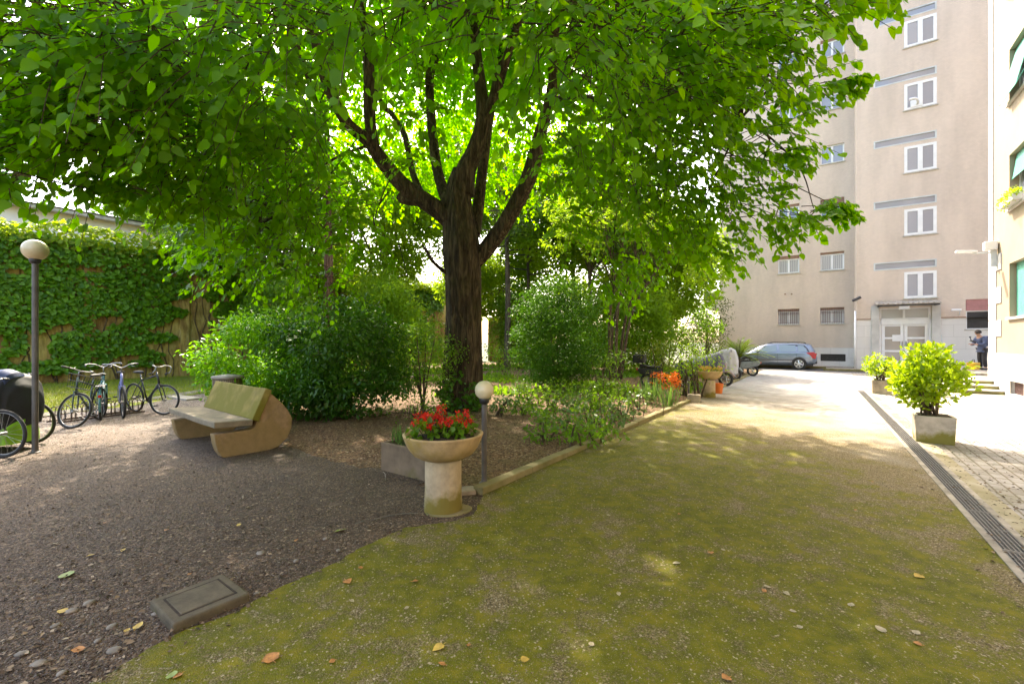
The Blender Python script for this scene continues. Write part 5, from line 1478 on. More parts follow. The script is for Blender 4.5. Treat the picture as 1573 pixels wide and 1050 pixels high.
bicycle('dark bicycle half hidden by the black and lime cover, its front wheel nearest the viewer', 'black_paint', pa, head=.05, bars='flat', steer=-.05)
bicycle('second bicycle under the cover, only its front wheel showing beside the lamp post', 'grey_paint', pb, head=.10, steer=0)
bicycle('dark city bicycle with a wire basket, front wheel turned side-on beside the lamp post', 'green_black_paint', gp(111, 658), head=radians(-69), steer=radians(66), bars='flat', basket=True)
tb = gp(156, 645)
bicycle('teal bicycle seen end-on with a red rear light and pale mudguards', 'teal_paint', tb + Vector((-.66, .80, 0)) * 1.0, head=radians(129), steer=.1, bars='swept', guards=True, reflector=True, step=True)
bicycle('lilac bicycle pointing its front wheel straight at the viewer', 'lilac_paint', gp(190, 642), head=radians(-48), steer=.08, bars='swept', lean=.03)
bicycle('black bicycle with drop handlebars at the right end of the rack', 'black_paint', gp(253, 637), head=radians(-22), steer=radians(22), bars='drop', lean=.04)
# rack
rk = thing('bicycle_rack', 'low rusty steel floor rack holding the row of bicycles', 'bicycle rack', gp(150, 640))
k0 = rk.location.copy()
P('rust', (.12, .07, .05), .8, .4, 14)
p = MB()
l0, l1 = gp(88, 652) - k0, gp(222, 634) - k0
dv = (l1 - l0).normalized(); nv = Vector((-dv.y, dv.x, 0))
for o_ in (0, .34): p.tube([l0 + nv * o_ + Vector((0, 0, .04)), l1 + nv * o_ + Vector((0, 0, .04))], .02, 6)
p.build('rail', 'rust', rk)
for i in range(9):
    c = l0.lerp(l1, (i + .5) / 9); p = MB()
    for s in (-.035, .035): p.tube(smooth_path([c + dv * s + Vector((0, 0, .04)), c + dv * s + nv * .05 + Vector((0, 0, .30)), c + dv * s + nv * .29 + Vector((0, 0, .30)), c + dv * s + nv * .34 + Vector((0, 0, .04))], 4), .008, 5)
    p.build('hoop', 'rust', rk)
# cover over the two bicycles
cv = thing('bicycle_cover', 'black rain cover with a lime green lower band thrown over two bicycles', 'cover', (pa.x - .76, pa.y + .42, 0))
prof = [(-1.35, .25, .95), (-1.0, .30, 1.02), (-.6, .32, 1.05), (-.2, .34, 1.10), (.12, .35, 1.17), (.36, .33, 1.18), (.50, .29, 1.12), (.58, .22, .95), (.60, .16, .70)]
def coverloft(secs, zlo, n=26, fold=.03, seed=0, zhi=None):
    vs, fs = [], []
    for i, (x, wd, zt) in enumerate(secs):
        for k in range(n + 1):
            a = pi * k / n
            cx_ = cos(a); zz = sin(a)
            y = wd * (abs(cx_) ** .75) * (1 if cx_ > 0 else -1)
            z = zlo + (zt - zlo) * (zz ** .72 if zz > 0 else 0)
            f_ = mnoise.noise(Vector((x * 3.2, y * 6, z * .9 + seed))) * fold * 2.2 + sin(x * 16 + seed + y * 3) * fold * .5 * (1 - (z - zlo) / max(.1, zt - zlo))
            vs.append((x + f_ * .4, y * (1 + f_ * 2.0) + f_ * .3, z + f_ * .35))
    for i in range(len(secs) - 1):
        for k in range(n):
            fs.append((i * (n + 1) + k, i * (n + 1) + k + 1, (i + 1) * (n + 1) + k + 1, (i + 1) * (n + 1) + k))
    m_ = (len(secs) - 1) * (n + 1)
    fs.append(tuple(range(n + 1))[::-1]); fs.append(tuple(range(m_, m_ + n + 1)))
    return vs, fs
def dens(secs, k=5):
    xs = np.array(secs); t = np.linspace(0, len(secs) - 1, (len(secs) - 1) * k + 1)
    return [tuple(np.interp(t_, range(len(secs)), xs[:, j]) for j in range(3)) for t_ in t]
p = MB(); p.add(*coverloft(dens(prof), .36, fold=.075)); p.build('upper_cover', 'cover_black', cv, smooth=True)
p = MB(); p.add(*coverloft(dens([(x, w_ * .55, z_ + .018) for (x, w_, z_) in prof[2:7]]), .98, fold=.02, seed=3)); p.build('top_panel', 'cover_navy', cv, smooth=True)
p = MB(); p.add(*coverloft(dens([(x, w_ + .015, .46) for (x, w_, z_) in prof]), .12, fold=.03, seed=5)); p.build('lower_band', 'cover_lime', cv, smooth=True)

# ------------------------------------------------------------------ lamps
def globe_lamp(label, loc, h, r, pole, flat=1.0, collar=True):
    t_ = thing('globe_lamp', label, 'lamp', loc)
    p = MB(); p.lathe([(pole * 1.9, -.02), (pole * 1.9, .012), (pole * 1.2, .02), (pole, .05), (pole, h - r * flat * .9)], 16); p.build('post', 'lamp_post_paint', t_, smooth=False, bevel=0)
    n = 18; zc = h
    pr = [(max(.001, r * cos(a)), zc + r * flat * sin(a)) for a in np.linspace(-pi / 2, pi / 2, n)]
    p = MB(); p.lathe(pr, 28); p.build('globe', 'globe_glass', t_, smooth=True)
    p = MB(); p.lathe([(pole * 1.0, zc - r * flat - .05), (pole * 1.7, zc - r * flat - .03), (pole * 1.9, zc - r * flat + .02), (pole * 1.2, zc - r * flat + .04)], 16); p.build('collar', 'trim_dark', t_, smooth=True)
    return t_
tl = D(54, 384, 6.6)
globe_lamp('tall globe lamp on a dark post among the covered bicycles', (tl.x, tl.y, 0), tl.z, .150, .036, 1.0)
bl = G(744, 742, .05)
globe_lamp('short globe bollard lamp on a dark post beside the red flower urn', (bl.x, bl.y, .05), D(744, 606, bl.y).z, .105, .030, 1.0)

# ------------------------------------------------------------------ concrete bench
near = Vector((-4.02, 6.18, 0)); near *= H / 1.6
Lax = Vector((-.77, .638, 0)).normalized()
bn = thing('stone_bench', 'mossy concrete bench with a wide slab seat and sloped backrest', 'bench', near, atan2(Lax.y, Lax.x))
# local: x along the bench away from us, y toward the front (so back is -y)
BLN = 2.15
def seatbox(y0, z0, y1, z1, th, x0, x1, name, mat):
    d = Vector((0, y1 - y0, z1 - z0)).normalized(); nn = Vector((0, -d.z, d.y))
    p = MB()
    q = [Vector((0, y0, z0)), Vector((0, y1, z1)), Vector((0, y1, z1)) - nn * th, Vector((0, y0, z0)) - nn * th]
    vs = []
    ns_ = 24
    fs = []
    for i in range(ns_ + 1):
        x = x0 + (x1 - x0) * i / ns_
        for k in q: vs.append((x, k.y + mnoise.noise(Vector((x * 3, k.y * 5, k.z * 5))) * .006, k.z + mnoise.noise(Vector((x * 3 + 5, k.y * 5, k.z * 5))) * .006))
    for i in range(ns_):
        for k in range(4): fs.append((i * 4 + k, i * 4 + (k + 1) % 4, i * 4 + 4 + (k + 1) % 4, i * 4 + 4 + k))
    fs += [(3, 2, 1, 0), tuple(ns_ * 4 + k for k in range(4))]
    p.add(vs, fs)
    return p.build(name, mat, bn, bevel=.014, seg=2)
seatbox(0.02, .425, -.47, .40, .085, 0, BLN, 'seat', 'bench_seat_stone')
seatbox(-.47, .475, -.66, .92, -.10, .03, BLN - .03, 'backrest', 'bench_back_stone')
sup = [(.0, .335), (-.02, .20), (-.05, .09), (-.10, .01), (-.17, -.03), (-.6, -.03), (-.85, .02), (-.98, .13), (-1.05, .28), (-1.06, .42), (-1.0, .55), (-.90, .68), (-.80, .78), (-.74, .84), (-.70, .80), (-.55, .46), (-.52, .36), (-.46, .335)]
for x0 in (.06, BLN - .24):
    p = MB(); p.prism([(y, z) for (y, z) in sup], 'x', x0, x0 + .17); p.build('support', 'bench_support_stone', bn, bevel=.012)
lf = MB(); lf.prism([(-.12, -.08), (.10, -.10), (.13, .07), (-.10, .10)], 'z', 0, .008)
o = lf.build('folded_paper', 'lilac_paint'); o.location = near + Lax * 1.1 - Vector((-Lax.y, Lax.x, 0)) * .38 + Vector((0, 0, .416)); tag(o, 'small bluish folded leaflet left on the bench seat', 'leaflet')
# drum-shaped litter bin behind the bench
bl_ = D(350, 575, 8.7)
bn2 = thing('litter_bin', 'round concrete litter bin with a grey lid behind the bench', 'litter bin', (bl_.x, bl_.y, 0))
cladding('ribbed_concrete', (.20, .15, .10), (.27, .21, .14), (.10, .075, .05), .045, .9, .012, stain=.3)
p = MB(); p.lathe([(.20, -.02), (.235, .05), (.25, .9)], 28); p.build('drum', 'ribbed_concrete', bn2, smooth=False)
p = MB(); p.lathe([(.262, .905), (.275, .93), (.265, .955), (.05, .985)], 28); p.build('lid', 'concrete', bn2, smooth=True)
# flat concrete slab by the lawn edging
q = G(283, 612); p = MB(); p.box(-.75, .6, -.2, .2, -.02, .05); o = p.build('concrete_slab', 'concrete', bevel=.012); o.location = q; o.rotation_euler.z = -.55
tag(o, 'flat mossy concrete slab on the ground behind the black bicycle wheel', 'slab')

# ------------------------------------------------------------------ flower urns and planters
def urn(label, loc, s, fl_mat, fl_n, fl_size, leafm, spread, name='flower_urn', pet=.05, leafsize=.07, top=.73):
    t_ = thing(name, label, 'flower urn', loc)
    p = MB(); p.lathe([(.185 * s, -.03), (.183 * s, .03), (.176 * s, .25), (.176 * s, .47 * top / .73), (.17 * s, .492 * top / .73)], 28)
    p.build('pedestal', 'pedestal_stone', t_, smooth=False, bevel=.01)
    h = top
    pr = [(.14, h - .235), (.22, h - .225), (.285, h - .19), (.335, h - .13), (.367, h - .06), (.385, h - .012), (.388, h), (.372, h + .006), (.345, h - .004), (.33, h - .035), (.30, h - .05), (.01, h - .045)]
    pr = [(r_ * s, z_) for (r_, z_) in pr]
    p = MB(); p.lathe(pr, 40); p.build('bowl', 'urn_stone', t_, smooth=True)
    p = MB(); p.lathe([(.325 * s, h - .05), (.2 * s, h - .02), (.01, h - .012)], 24, close=False); p.build('earth', 'petal_soil', t_, smooth=True)
    return t_
q = G(677, 792)
q.y += .16
u1 = urn('stone bowl on a round pedestal planted with red geraniums, nearest flower urn', q, .985, 0, 0, 0, 0, 0)
hh = .73
cs = [((R.uniform(-.25, .25), R.uniform(-.2, .2), hh + R.uniform(.0, .10)), R.uniform(.05, .09)) for i in range(40)]
fp = thing('geranium', 'red geraniums flowering in the nearest stone bowl', 'flowers', Vector(q) + Vector((0, 0, 0)))
plant_leaves(fp, 'foliage', cs, 1700, .055, 'mid_leaf', LIME, LIMEF, down=-.1)
st = MB(); heads = []
for i in range(50):
    x, y = R.uniform(-.27, .27), R.uniform(-.2, .2); z = hh + R.uniform(.07, .17) * (1 if i > 3 else 1.25)
    if i == 0: x, y, z = -.02, .02, hh + .235
    heads.append(((x, y, z), (R.uniform(.018, .036),) * 3 if i else (.045, .045, .035)))
    st.tube([(x * .6, y * .6, hh - .03), (x, y, z)], .003, 4)
st.build('stalks', 'rose_stem' if 'rose_stem' in MATS else 'stem_bark', fp)
for h1_ in heads: plant_leaves(fp, 'flower_head', [h1_], 34000, .023, 'red_petal', DIA, DIAF, down=-.2, jitter=.9, shell=.6)
q = G(1093, 611); q.y += .15
u2 = urn('smaller pale stone urn with yellow and pink blooms beside the parked scooters', q, .93, 0, 0, 0, 0, 0, top=.76)
fp2 = thing('yellow_flowers', 'dense low yellow and pink flowers filling the urn by the scooters', 'flowers', q)
plant_leaves(fp2, 'foliage', [((R.uniform(-.27, .27), R.uniform(-.25, .25), .76 + R.uniform(-.02, .05)), .07) for i in range(30)], 1500, .05, 'gold_leaf', OVAL, OVALF, down=-.2)
plant_leaves(fp2, 'yellow_blooms', [((R.uniform(-.30, .30), R.uniform(-.28, .28), .79 + R.uniform(.0, .08)), .035) for i in range(46)], 8000, .032, 'yellow_petal', DIA, DIAF, down=-.3)
plant_leaves(fp2, 'pink_blooms', [((R.uniform(-.30, .30), R.uniform(-.28, .28), .80 + R.uniform(.02, .09)), .03) for i in range(20)], 8000, .03, 'pink_petal', DIA, DIAF, down=-.3)
# long stone trough half hidden behind the near urn
pA, pB = G(585, 719, .02), G(641, 733, .02)
d_ = (pB - pA).normalized()
bx = thing('stone_trough', 'rectangular weathered stone trough half hidden behind the red flower urn', 'planter', (pA.x, pA.y, .0), atan2(d_.y, d_.x))
p = MB()
Lx, Wy, Hh = .86, .36, .35
p.box(0, Lx, 0, .05, -.03, Hh); p.box(0, Lx, Wy - .05, Wy, -.03, Hh); p.box(0, .05, .05, Wy - .05, -.03, Hh); p.box(Lx - .05, Lx, .05, Wy - .05, -.03, Hh)
p.build('trough_body', 'box_stone', bx, bevel=.012)
p = MB(); p.box(.04, Lx - .04, .04, Wy - .04, .0, Hh - .05); p.build('earth', 'petal_soil', bx)
n = 60; a = NR.uniform(0, 2 * pi, n); tl_ = NR.uniform(.1, .8, n)
gs = thing('grass_tuft', 'tuft of narrow green leaves growing in the weathered stone trough', 'plant', Vector((pA.x, pA.y, Hh - .06)) + d_ * .18 + Vector((-d_.y, d_.x, 0)) * .18)
leafmesh('leaves', np.stack([NR.normal(0, .05, n), NR.normal(0, .05, n), np.zeros(n)], -1), np.stack([np.cos(a) * tl_, np.sin(a) * tl_, np.ones(n)], -1), np.stack([np.cos(a), np.sin(a), np.full(n, .2)], -1), NR.uniform(.15, .30, n), 'strap_leaf', gs, np.array([(-.04, 0, 0), (-.04, .55, .0), (0, 1.05, -.12), (.04, .55, 0)], float), DIAF)

def planter(label, loc, rz, w0, h0, grow=.03, mat='planter_stone'):
    t_ = thing('planter_box', label, 'planter', loc, rz)
    p = MB(); w2 = w0 / 2
    p.frustum(-w2, w2, -w2, w2, 0, h0, grow)
    o_ = p.build('box_body', mat, t_, bevel=.012)
    p = MB(); p.box(-w2 - grow + .05, w2 + grow - .05, -w2 - grow + .05, w2 + grow - .05, h0 - .02, h0 + .004); p.build('earth', 'petal_soil', t_)
    return t_
def boxshrub(label, loc, rz, c, rr, n, r0, r1, per, size, stems):
    t_ = thing('potted_shrub', label, 'shrub', loc, rz)
    cs = clumps_in(c, rr, n, r0, r1, .55, .12)
    mb = MB()
    for i in range(stems):
        q = Vector(R.choice(cs)[0]); b = Vector((R.uniform(-.1, .1), R.uniform(-.1, .1), -.03))
        mb.tube(smooth_path([b, b.lerp(q, .5) + Vector((0, 0, .08)), q], 4), list(np.linspace(.016, .006, 9)), 6, caps=False)
    mb.build('stems', 'stem_bark', t_, smooth=True)
    plant_leaves(t_, 'foliage', cs, per, size, 'shrub_leaf', OVAL * np.array([1.25, 1, 1]), OVALF, down=-.35, shell=.3, jitter=.5)
    return t_
q1 = G(1449, 684); q1 += Vector((.10, .28, 0))
rz1 = radians(-22)
planter('square stone planter with mossy front holding the big shrub beside the drain', q1, radians(-36), .45, .43, .02)
boxshrub('big bushy bright green shrub in the mossy square planter', q1 + Vector((-.06, 0, .43)), rz1, (0, 0, .58), (.44, .42, .47), 70, .12, .19, 1300, .085, 20)
q2 = G(1359, 606); q2 += Vector((.15, .3, 0))
planter('smaller pale square planter farther along the drain near the entrance', q2, radians(-36), .46, .42, .01, 'concrete_worn')
boxshrub('smaller bright green shrub in the farther square planter', q2 + Vector((-.05, 0, .42)), rz1, (0, 0, .38), (.33, .33, .38), 34, .12, .18, 1000, .09, 14)
q3 = G(1412, 607); q3 += Vector((.1, .3, 0))
planter('plain white planter box hidden behind the big potted shrub', q3, rz1, .9, .42, .0, 'concrete_pale')
# concrete inspection cover standing proud of the soil
ic_ = thing('inspection_cover', 'square concrete inspection cover with a grooved lid at the moss edge', 'manhole cover', G(308, 918, .04), radians(53)); ic_.location.z = 0
s = .185
p = MB(); p.box(-s - .015, s + .015, -s - .015, s + .015, -.04, .052); p.build('surround', 'cover_stone', ic_, bevel=.014)
p = MB(); p.box(-s + .045, s - .045, -s + .055, s - .055, .04, .056); p.build('lid', 'cover_stone', ic_, bevel=.006)
p = MB()
for (x0, x1, y0, y1) in ((-s + .033, -s + .045, -s + .043, s - .043), (s - .045, s - .033, -s + .043, s - .043), (-s + .045, s - .045, -s + .043, -s + .055), (-s + .045, s - .045, s - .055, s - .043)):
    p.box(x0, x1, y0, y1, .04, .0535)
p.build('groove', 'petal_soil', ic_)
# short iron post and block at the corner of the bed, orange bucket, red and white box
q = G(1058, 612); mb = MB(); mb.tube([(0, 0, -.05), (0, 0, .62)], .03, 8); o = mb.build('iron_post', 'lamp_post_paint'); o.location = q; tag(o, 'short dark iron post at the far corner of the flower bed', 'post')
q = G(1066, 617); mb = MB(); mb.box(-.16, .16, -.11, .11, -.02, .2); o = mb.build('concrete_block', 'concrete_worn', bevel=.012); o.location = q; o.rotation_euler.z = -.5; tag(o, 'small concrete block at the foot of the dark iron post', 'block')
q = G(1107, 605); q.y += .2; bk = thing('orange_bucket', 'orange plastic plant pot half hidden behind the yellow-flowered urn', 'bucket', q)
p = MB(); p.lathe([(.13, 0), (.17, .30), (.18, .31), (.165, .31), (.14, .1)], 20, close=True); p.build('pot', 'bucket_orange', bk, smooth=False)

# ------------------------------------------------------------------ scooters
def scooter(label, loc, rz, body, cover=None, cover_secs=None, zlo=.35, covlabel=None, topbox=False, crate=False):
    """x toward the front wheel; loc is where the front wheel touches the ground"""
    t_ = thing('motor_scooter', label, 'scooter', loc, rz, 'motor scooters parked nose-out beside the drive')
    def wheel(x):
        T = Matrix.Translation((x, 0, .25))
        h = MB()
        h.lathe([(.05, -.05), (.05, .05)], 12, T @ Matrix.Rotation(radians(90), 4, 'X'))
        for k in range(5):
            a = 2 * pi * k / 5; h.tube([(0, 0, 0), (.16 * cos(a), 0, .16 * sin(a))], .018, 5, T)
        h.torus(.165, .02, 24, 6, T)
        wo = h.build('wheel', 'alloy', t_, smooth=True)
        q = MB(); q.torus(.20, .05, 28, 8, T); q.build('tyre', 'tyre', wo, smooth=True)
    wheel(0); wheel(-1.28)
    p = MB(); p.torus(.285, .05, 14, 6, Matrix.Translation((0, 0, .25)), .4, 2.6); p.build('front_mudguard', body, t_, smooth=True)
    p = MB(); p.tube([(0, .06, .25), (-.12, .06, .62)], .025, 7); p.tube([(0, -.06, .25), (-.12, -.06, .62)], .025, 7); p.build('fork', 'dull_steel', t_, smooth=True)
    p = MB(); p.prism([(-.02, .50), (.04, .75), (-.10, .98), (-.22, 1.0), (-.24, .6), (-.34, .26), (-.75, .24), (-.78, .32), (-.36, .34), (-.18, .48)], 'y', -.17, .17); p.build('front_shield', body, t_, bevel=.04)
    p = MB(); p.prism([(-.74, .30), (-.80, .66), (-1.5, .74), (-1.62, .62), (-1.5, .48), (-1.05, .34)], 'y', -.16, .16); p.build('rear_body', body, t_, bevel=.05)
    p = MB(); p.prism([(-.76, .66), (-.80, .76), (-1.15, .76), (-1.5, .83), (-1.55, .74)], 'y', -.14, .14); p.build('saddle', 'saddle_black', t_, bevel=.03)
    p = MB(); p.tube([(-.20, -.34, 1.06), (-.16, -.12, 1.02), (-.16, .12, 1.02), (-.20, .34, 1.06)], .016, 7); b_ = p.build('handlebar', 'dull_steel', t_, smooth=True)
    for s in (-1, 1):
        p = MB(); p.tube([(-.16, s * .24, 1.05), (-.12, s * .30, 1.2)], .006, 5); p.lathe([(.05, 0), (.05, .012)], 12, Matrix.Translation((-.12, s * .31, 1.23)) @ Matrix.Rotation(radians(90), 4, 'Y')); p.build('mirror', 'trim_dark', b_)
    p = MB(); p.lathe([(.06, 0), (.06, .03), (.03, .04)], 14, Matrix.Translation((.0, 0, .84)) @ Matrix.Rotation(radians(80), 4, 'Y')); p.build('headlight', 'pane_curtain', t_, smooth=True)
    p = MB(); p.box(-1.64, -1.60, -.08, .08, .60, .68); p.build('tail_light', 'tail_lens', t_)
    if topbox: p = MB(); p.box(-1.75, -1.35, -.2, .2, .86, 1.16); p.build('top_box', 'trim_dark', t_, bevel=.04)
    if cover:
        c = thing('scooter_cover', covlabel, 'cover', loc, rz)
        p = MB(); p.add(*coverloft(dens(cover_secs), zlo, n=30, fold=.04, seed=R.random() * 9)); p.build('fabric', cover, c, smooth=True)
    return t_
rs = TH + radians(6)
scooter('black motor scooter with a top box standing behind the orange flowers', G(1062, 600) + Vector((.0, .45, 0)), rs, 'black_paint', topbox=True)
scooter('motor scooter under a dark purple cover, its rosy front wheel by the flower urn', G(1115, 593), rs, 'scooter_body', 'cover_purple', [(-1.75, .2, .8), (-1.3, .3, .92), (-.8, .32, .98), (-.4, .42, 1.12), (-.22, .45, 1.2), (-.10, .34, 1.08), (-.02, .2, .86)], .52, 'dark purple rain cover drawn over the scooter beside the flower urn')
scooter('motor scooter under a silver-grey cover, second from the flower urn', G(1129, 584), rs, 'grey_paint', 'cover_silver', [(-1.8, .2, .9), (-1.3, .33, 1.0), (-.8, .36, 1.12), (-.4, .46, 1.3), (-.18, .48, 1.36), (.02, .40, 1.26), (.12, .26, .95)], .30, 'silver-grey rain cover hanging in folds over a parked scooter')
scooter('uncovered dark scooter tail-out between the grey cover and the silver car', G(1146, 577) + Vector((-.9, .45, 0)), rs + pi, 'grey_paint')

# ------------------------------------------------------------------ car
def estate_car(loc, rz):
    t_ = thing('estate_car', 'blue-grey estate car parked along the road before the tower', 'car', loc, rz)
    ST_ = [(0.0, .70, .42, .62, .70, .60), (.05, .80, .34, .84, .92, .66), (.14, .85, .30, .95, 1.20, .66), (.30, .885, .28, .975, 1.44, .63), (.6, .90, .25, .97, 1.51, .625), (1.2, .905, .22, .96, 1.545, .625), (2.0, .905, .22, .94, 1.55, .62),
           (2.5, .905, .22, .925, 1.51, .61), (2.85, .90, .22, .915, 1.37, .62), (3.2, .895, .22, .905, 1.17, .66), (3.5, .885, .23, .885, 1.00, .72), (3.9, .86, .25, .82, .92, .70), (4.2, .81, .27, .74, .82, .62), (4.4, .72, .31, .64, .70, .52), (4.48, .60, .38, .54, .58, .44)]
    A = np.array(ST_)
    xs = np.linspace(0, 4.48, 46)
    S_ = np.stack([np.interp(xs, A[:, 0], A[:, j]) for j in range(6)], -1)
    def sec(s):
        x, w_, zb, be, to, wr = s
        return [(w_ * .80, zb), (w_ * .965, zb + .07), (w_, zb + .22 * (be - zb) + .05), (w_, zb + .62 * (be - zb)), (w_ * .985, be - .05), (w_ * .965, be), (wr + (w_ * .965 - wr) * .12, to - .12 * (to - be) - .02), (wr * .9, to - .012), (wr * .55, to + .006)]
    vs, fs = [], []
    m_ = 9
    for s in S_:
        q = sec(s); vs += [(s[0], y, z) for (y, z) in q] + [(s[0], -y, z) for (y, z) in q[::-1]]
    n2 = 2 * m_
    for i in range(len(S_) - 1):
        for k in range(n2):
            k2 = (k + 1) % n2; fs.append((i * n2 + k, i * n2 + k2, (i + 1) * n2 + k2, (i + 1) * n2 + k))
    fs += [tuple(range(n2))[::-1], tuple(range((len(S_) - 1) * n2, len(S_) * n2))]
    p = MB(); p.add(vs, fs); p.build('body', 'car_paint', t_, smooth=True)
    def side(x, f):                                # on the flank between belt (0) and roof edge (1)
        s = [np.interp(x, A[:, 0], A[:, j]) for j in range(6)]
        q = sec(s); a, b = q[5], q[6]
        return a[0] + (b[0] - a[0]) * f, a[1] + (b[1] - a[1]) * f
    def flank(poly, name, mat, off, parent=t_):
        for sgn in (1, -1):
            mb = MB(); vs = []
            for (x, f) in poly:
                y, z = side(x, f); vs.append((x, sgn * (y + off), z + off * .3))
            n = len(vs); vs2 = [(x, y - sgn * .02, z) for (x, y, z) in vs]
            mb.add(vs + vs2, [tuple(range(n)), tuple(range(n, 2 * n))[::-1]] + [(i, (i + 1) % n, n + (i + 1) % n, n + i) for i in range(n)])
            mb.build(name, mat, parent)
    flank([(.34, .08), (3.12, .08), (2.95, .52), (2.62, .94), (2.0, .97), (1.2, .97), (.62, .95), (.46, .6)], 'window_surround', 'trim_dark', .004)
    flank([(1.98, .14), (2.95, .14), (2.84, .5), (2.58, .88), (2.04, .90)], 'window', 'car_glass', .012)
    flank([(1.02, .14), (1.84, .14), (1.88, .90), (1.06, .90)], 'window', 'car_glass', .012)
    flank([(.46, .16), (.90, .14), (.94, .90), (.66, .88)], 'window', 'car_glass', .012)
    # windscreen and rear window
    for (xa, xb, name) in ((2.62, 3.42, 'windscreen'), (.30, .10, 'rear_window')):
        mb = MB(); vs = []
        for t in (0, 1):
            x = xa + (xb - xa) * t
            s = [np.interp(x, A[:, 0], A[:, j]) for j in range(6)]
            q = sec(s); e = .012 * (1 if xb > xa else -1)
            for (y, z) in ((q[7][0] * .96, q[7][1]), (-q[7][0] * .96, q[7][1])): vs.append((x + e, y, z + .012))
        mb.add([vs[0], vs[1], vs[3], vs[2]] + [(v[0], v[1], v[2] - .02) for v in (vs[0], vs[1], vs[3], vs[2])], [(0, 1, 2, 3), (7, 6, 5, 4), (0, 4, 5, 1), (1, 5, 6, 2), (2, 6, 7, 3), (3, 7, 4, 0)])
        mb.build(name, 'car_glass', t_)
    for x in (.86, 3.56):
        for s in (1, -1):
            T = Matrix.Translation((x, s * .80, .325))
            mb = MB(); mb.lathe([(.375, -.01), (.375, .01)], 30, Matrix.Translation((x, s * .895, .345)) @ Matrix.Rotation(radians(90), 4, 'X')); mb.build('wheel_arch', 'trim_dark', t_)
            h = MB(); M_ = Matrix.Translation((x, s * .905, .325))
            h.lathe([(.06, -.012), (.06, .03), (.02, .035)], 14, M_ @ Matrix.Rotation(radians(-90 * s), 4, 'X'))
            for k in range(6):
                a = 2 * pi * k / 6 + .3; h.tube([(0, 0, 0), (.215 * cos(a), 0, .215 * sin(a))], [.05, .042], 5, M_)
            h.torus(.215, .02, 30, 6, M_)
            wo = h.build('wheel', 'alloy', t_, smooth=False)
            q = MB(); q.torus(.268, .057, 32, 8, Matrix.Translation((x, s * .868, .325))); q.build('tyre', 'tyre', wo, smooth=True)
            q = MB(); q.lathe([(.215, -.01), (.215, .01)], 24, Matrix.Translation((x, s * .89, .325)) @ Matrix.Rotation(radians(90), 4, 'X')); q.build('brake_drum', 'trim_dark', wo)
    for s in (1, -1):
        p = MB(); p.prism([(.055, .62), (.02, .90), (.16, 1.02), (.52, .97), (.30, .82), (.22, .66)], 'y', s * .84, s * .905); p.build('tail_light', 'tail_lens', t_, bevel=.015)
        p = MB(); p.prism([(4.30, .62), (4.34, .68), (3.92, .84), (3.80, .82), (4.0, .68)], 'y', s * .70, s * .835); p.build('headlight', 'pane_curtain', t_, bevel=.015)
        p = MB(); p.box(2.88, 3.02, s * .93, s * 1.06, .93, 1.05); p.tube([(2.95, s * .88, .93), (2.95, s * .96, .95)], .02, 6); p.build('door_mirror', 'car_paint', t_, bevel=.03)
        for x in (1.25, 2.2):
            p = MB(); p.box(x, x + .2, s * .898, s * .925, .80, .835); p.build('door_handle', 'car_paint', t_, bevel=.008)
        p = MB(); p.box(1.15, 2.95, s * .895, s * .916, .52, .56); p.build('side_moulding', 'trim_dark', t_, bevel=.006)
        p = MB(); p.tube(smooth_path([(.55, s * .57, 1.50), (.7, s * .575, 1.565), (1.3, s * .575, 1.59), (2.1, s * .57, 1.59), (2.5, s * .565, 1.53)], 4), .016, 6); p.build('roof_rail', 'trim_dark', t_, smooth=True)
        for x in (.99, 1.94, 2.98):
            p = MB(); p.box(x - .006, x + .006, s * .88, s * .9075, .36, .90); p.build('door_gap', 'trim_dark', t_)
    p = MB(); p.box(.0, .12, -.74, .74, .34, .50); p.build('rear_bumper_insert', 'trim_dark', t_, bevel=.02)
    p = MB(); p.box(.2, 4.2, -.78, .78, .2, .32); p.build('underside', 'trim_dark', t_)
    return t_
cr = G(1257, 567); 
estate_car(W(cr.dot(rv) - .05, BL - 3.15, .008) + pv * .95, TH + pi)

# ------------------------------------------------------------------ the man by the landing
def skin(name, V, E, rad, mat, parent, root=0, sub=2):
    me = bpy.data.meshes.new(name); me.from_pydata([tuple(v) for v in V], E, [])
    o = bpy.data.objects.new(name, me); COL.objects.link(o); o.parent = parent
    m_ = o.modifiers.new('skin', 'SKIN')
    for i, r in enumerate(rad):
        sv = me.skin_vertices[0].data[i]
        sv.radius = (r, r) if isinstance(r, (int, float)) else r
        sv.use_root = (i == root)
    m_.use_smooth_shade = True
    s = o.modifiers.new('sub', 'SUBSURF'); s.levels = s.render_levels = sub
    me.materials.append(MATS[mat])
    return o
pz = D(1509, 571, 18.6)
pm = thing('person', 'person in a dark blue jacket looking down at something held in both hands', 'person', W(pz.dot(rv), pz.dot(pv), .47), radians(184))
pm.scale = (.93,) * 3
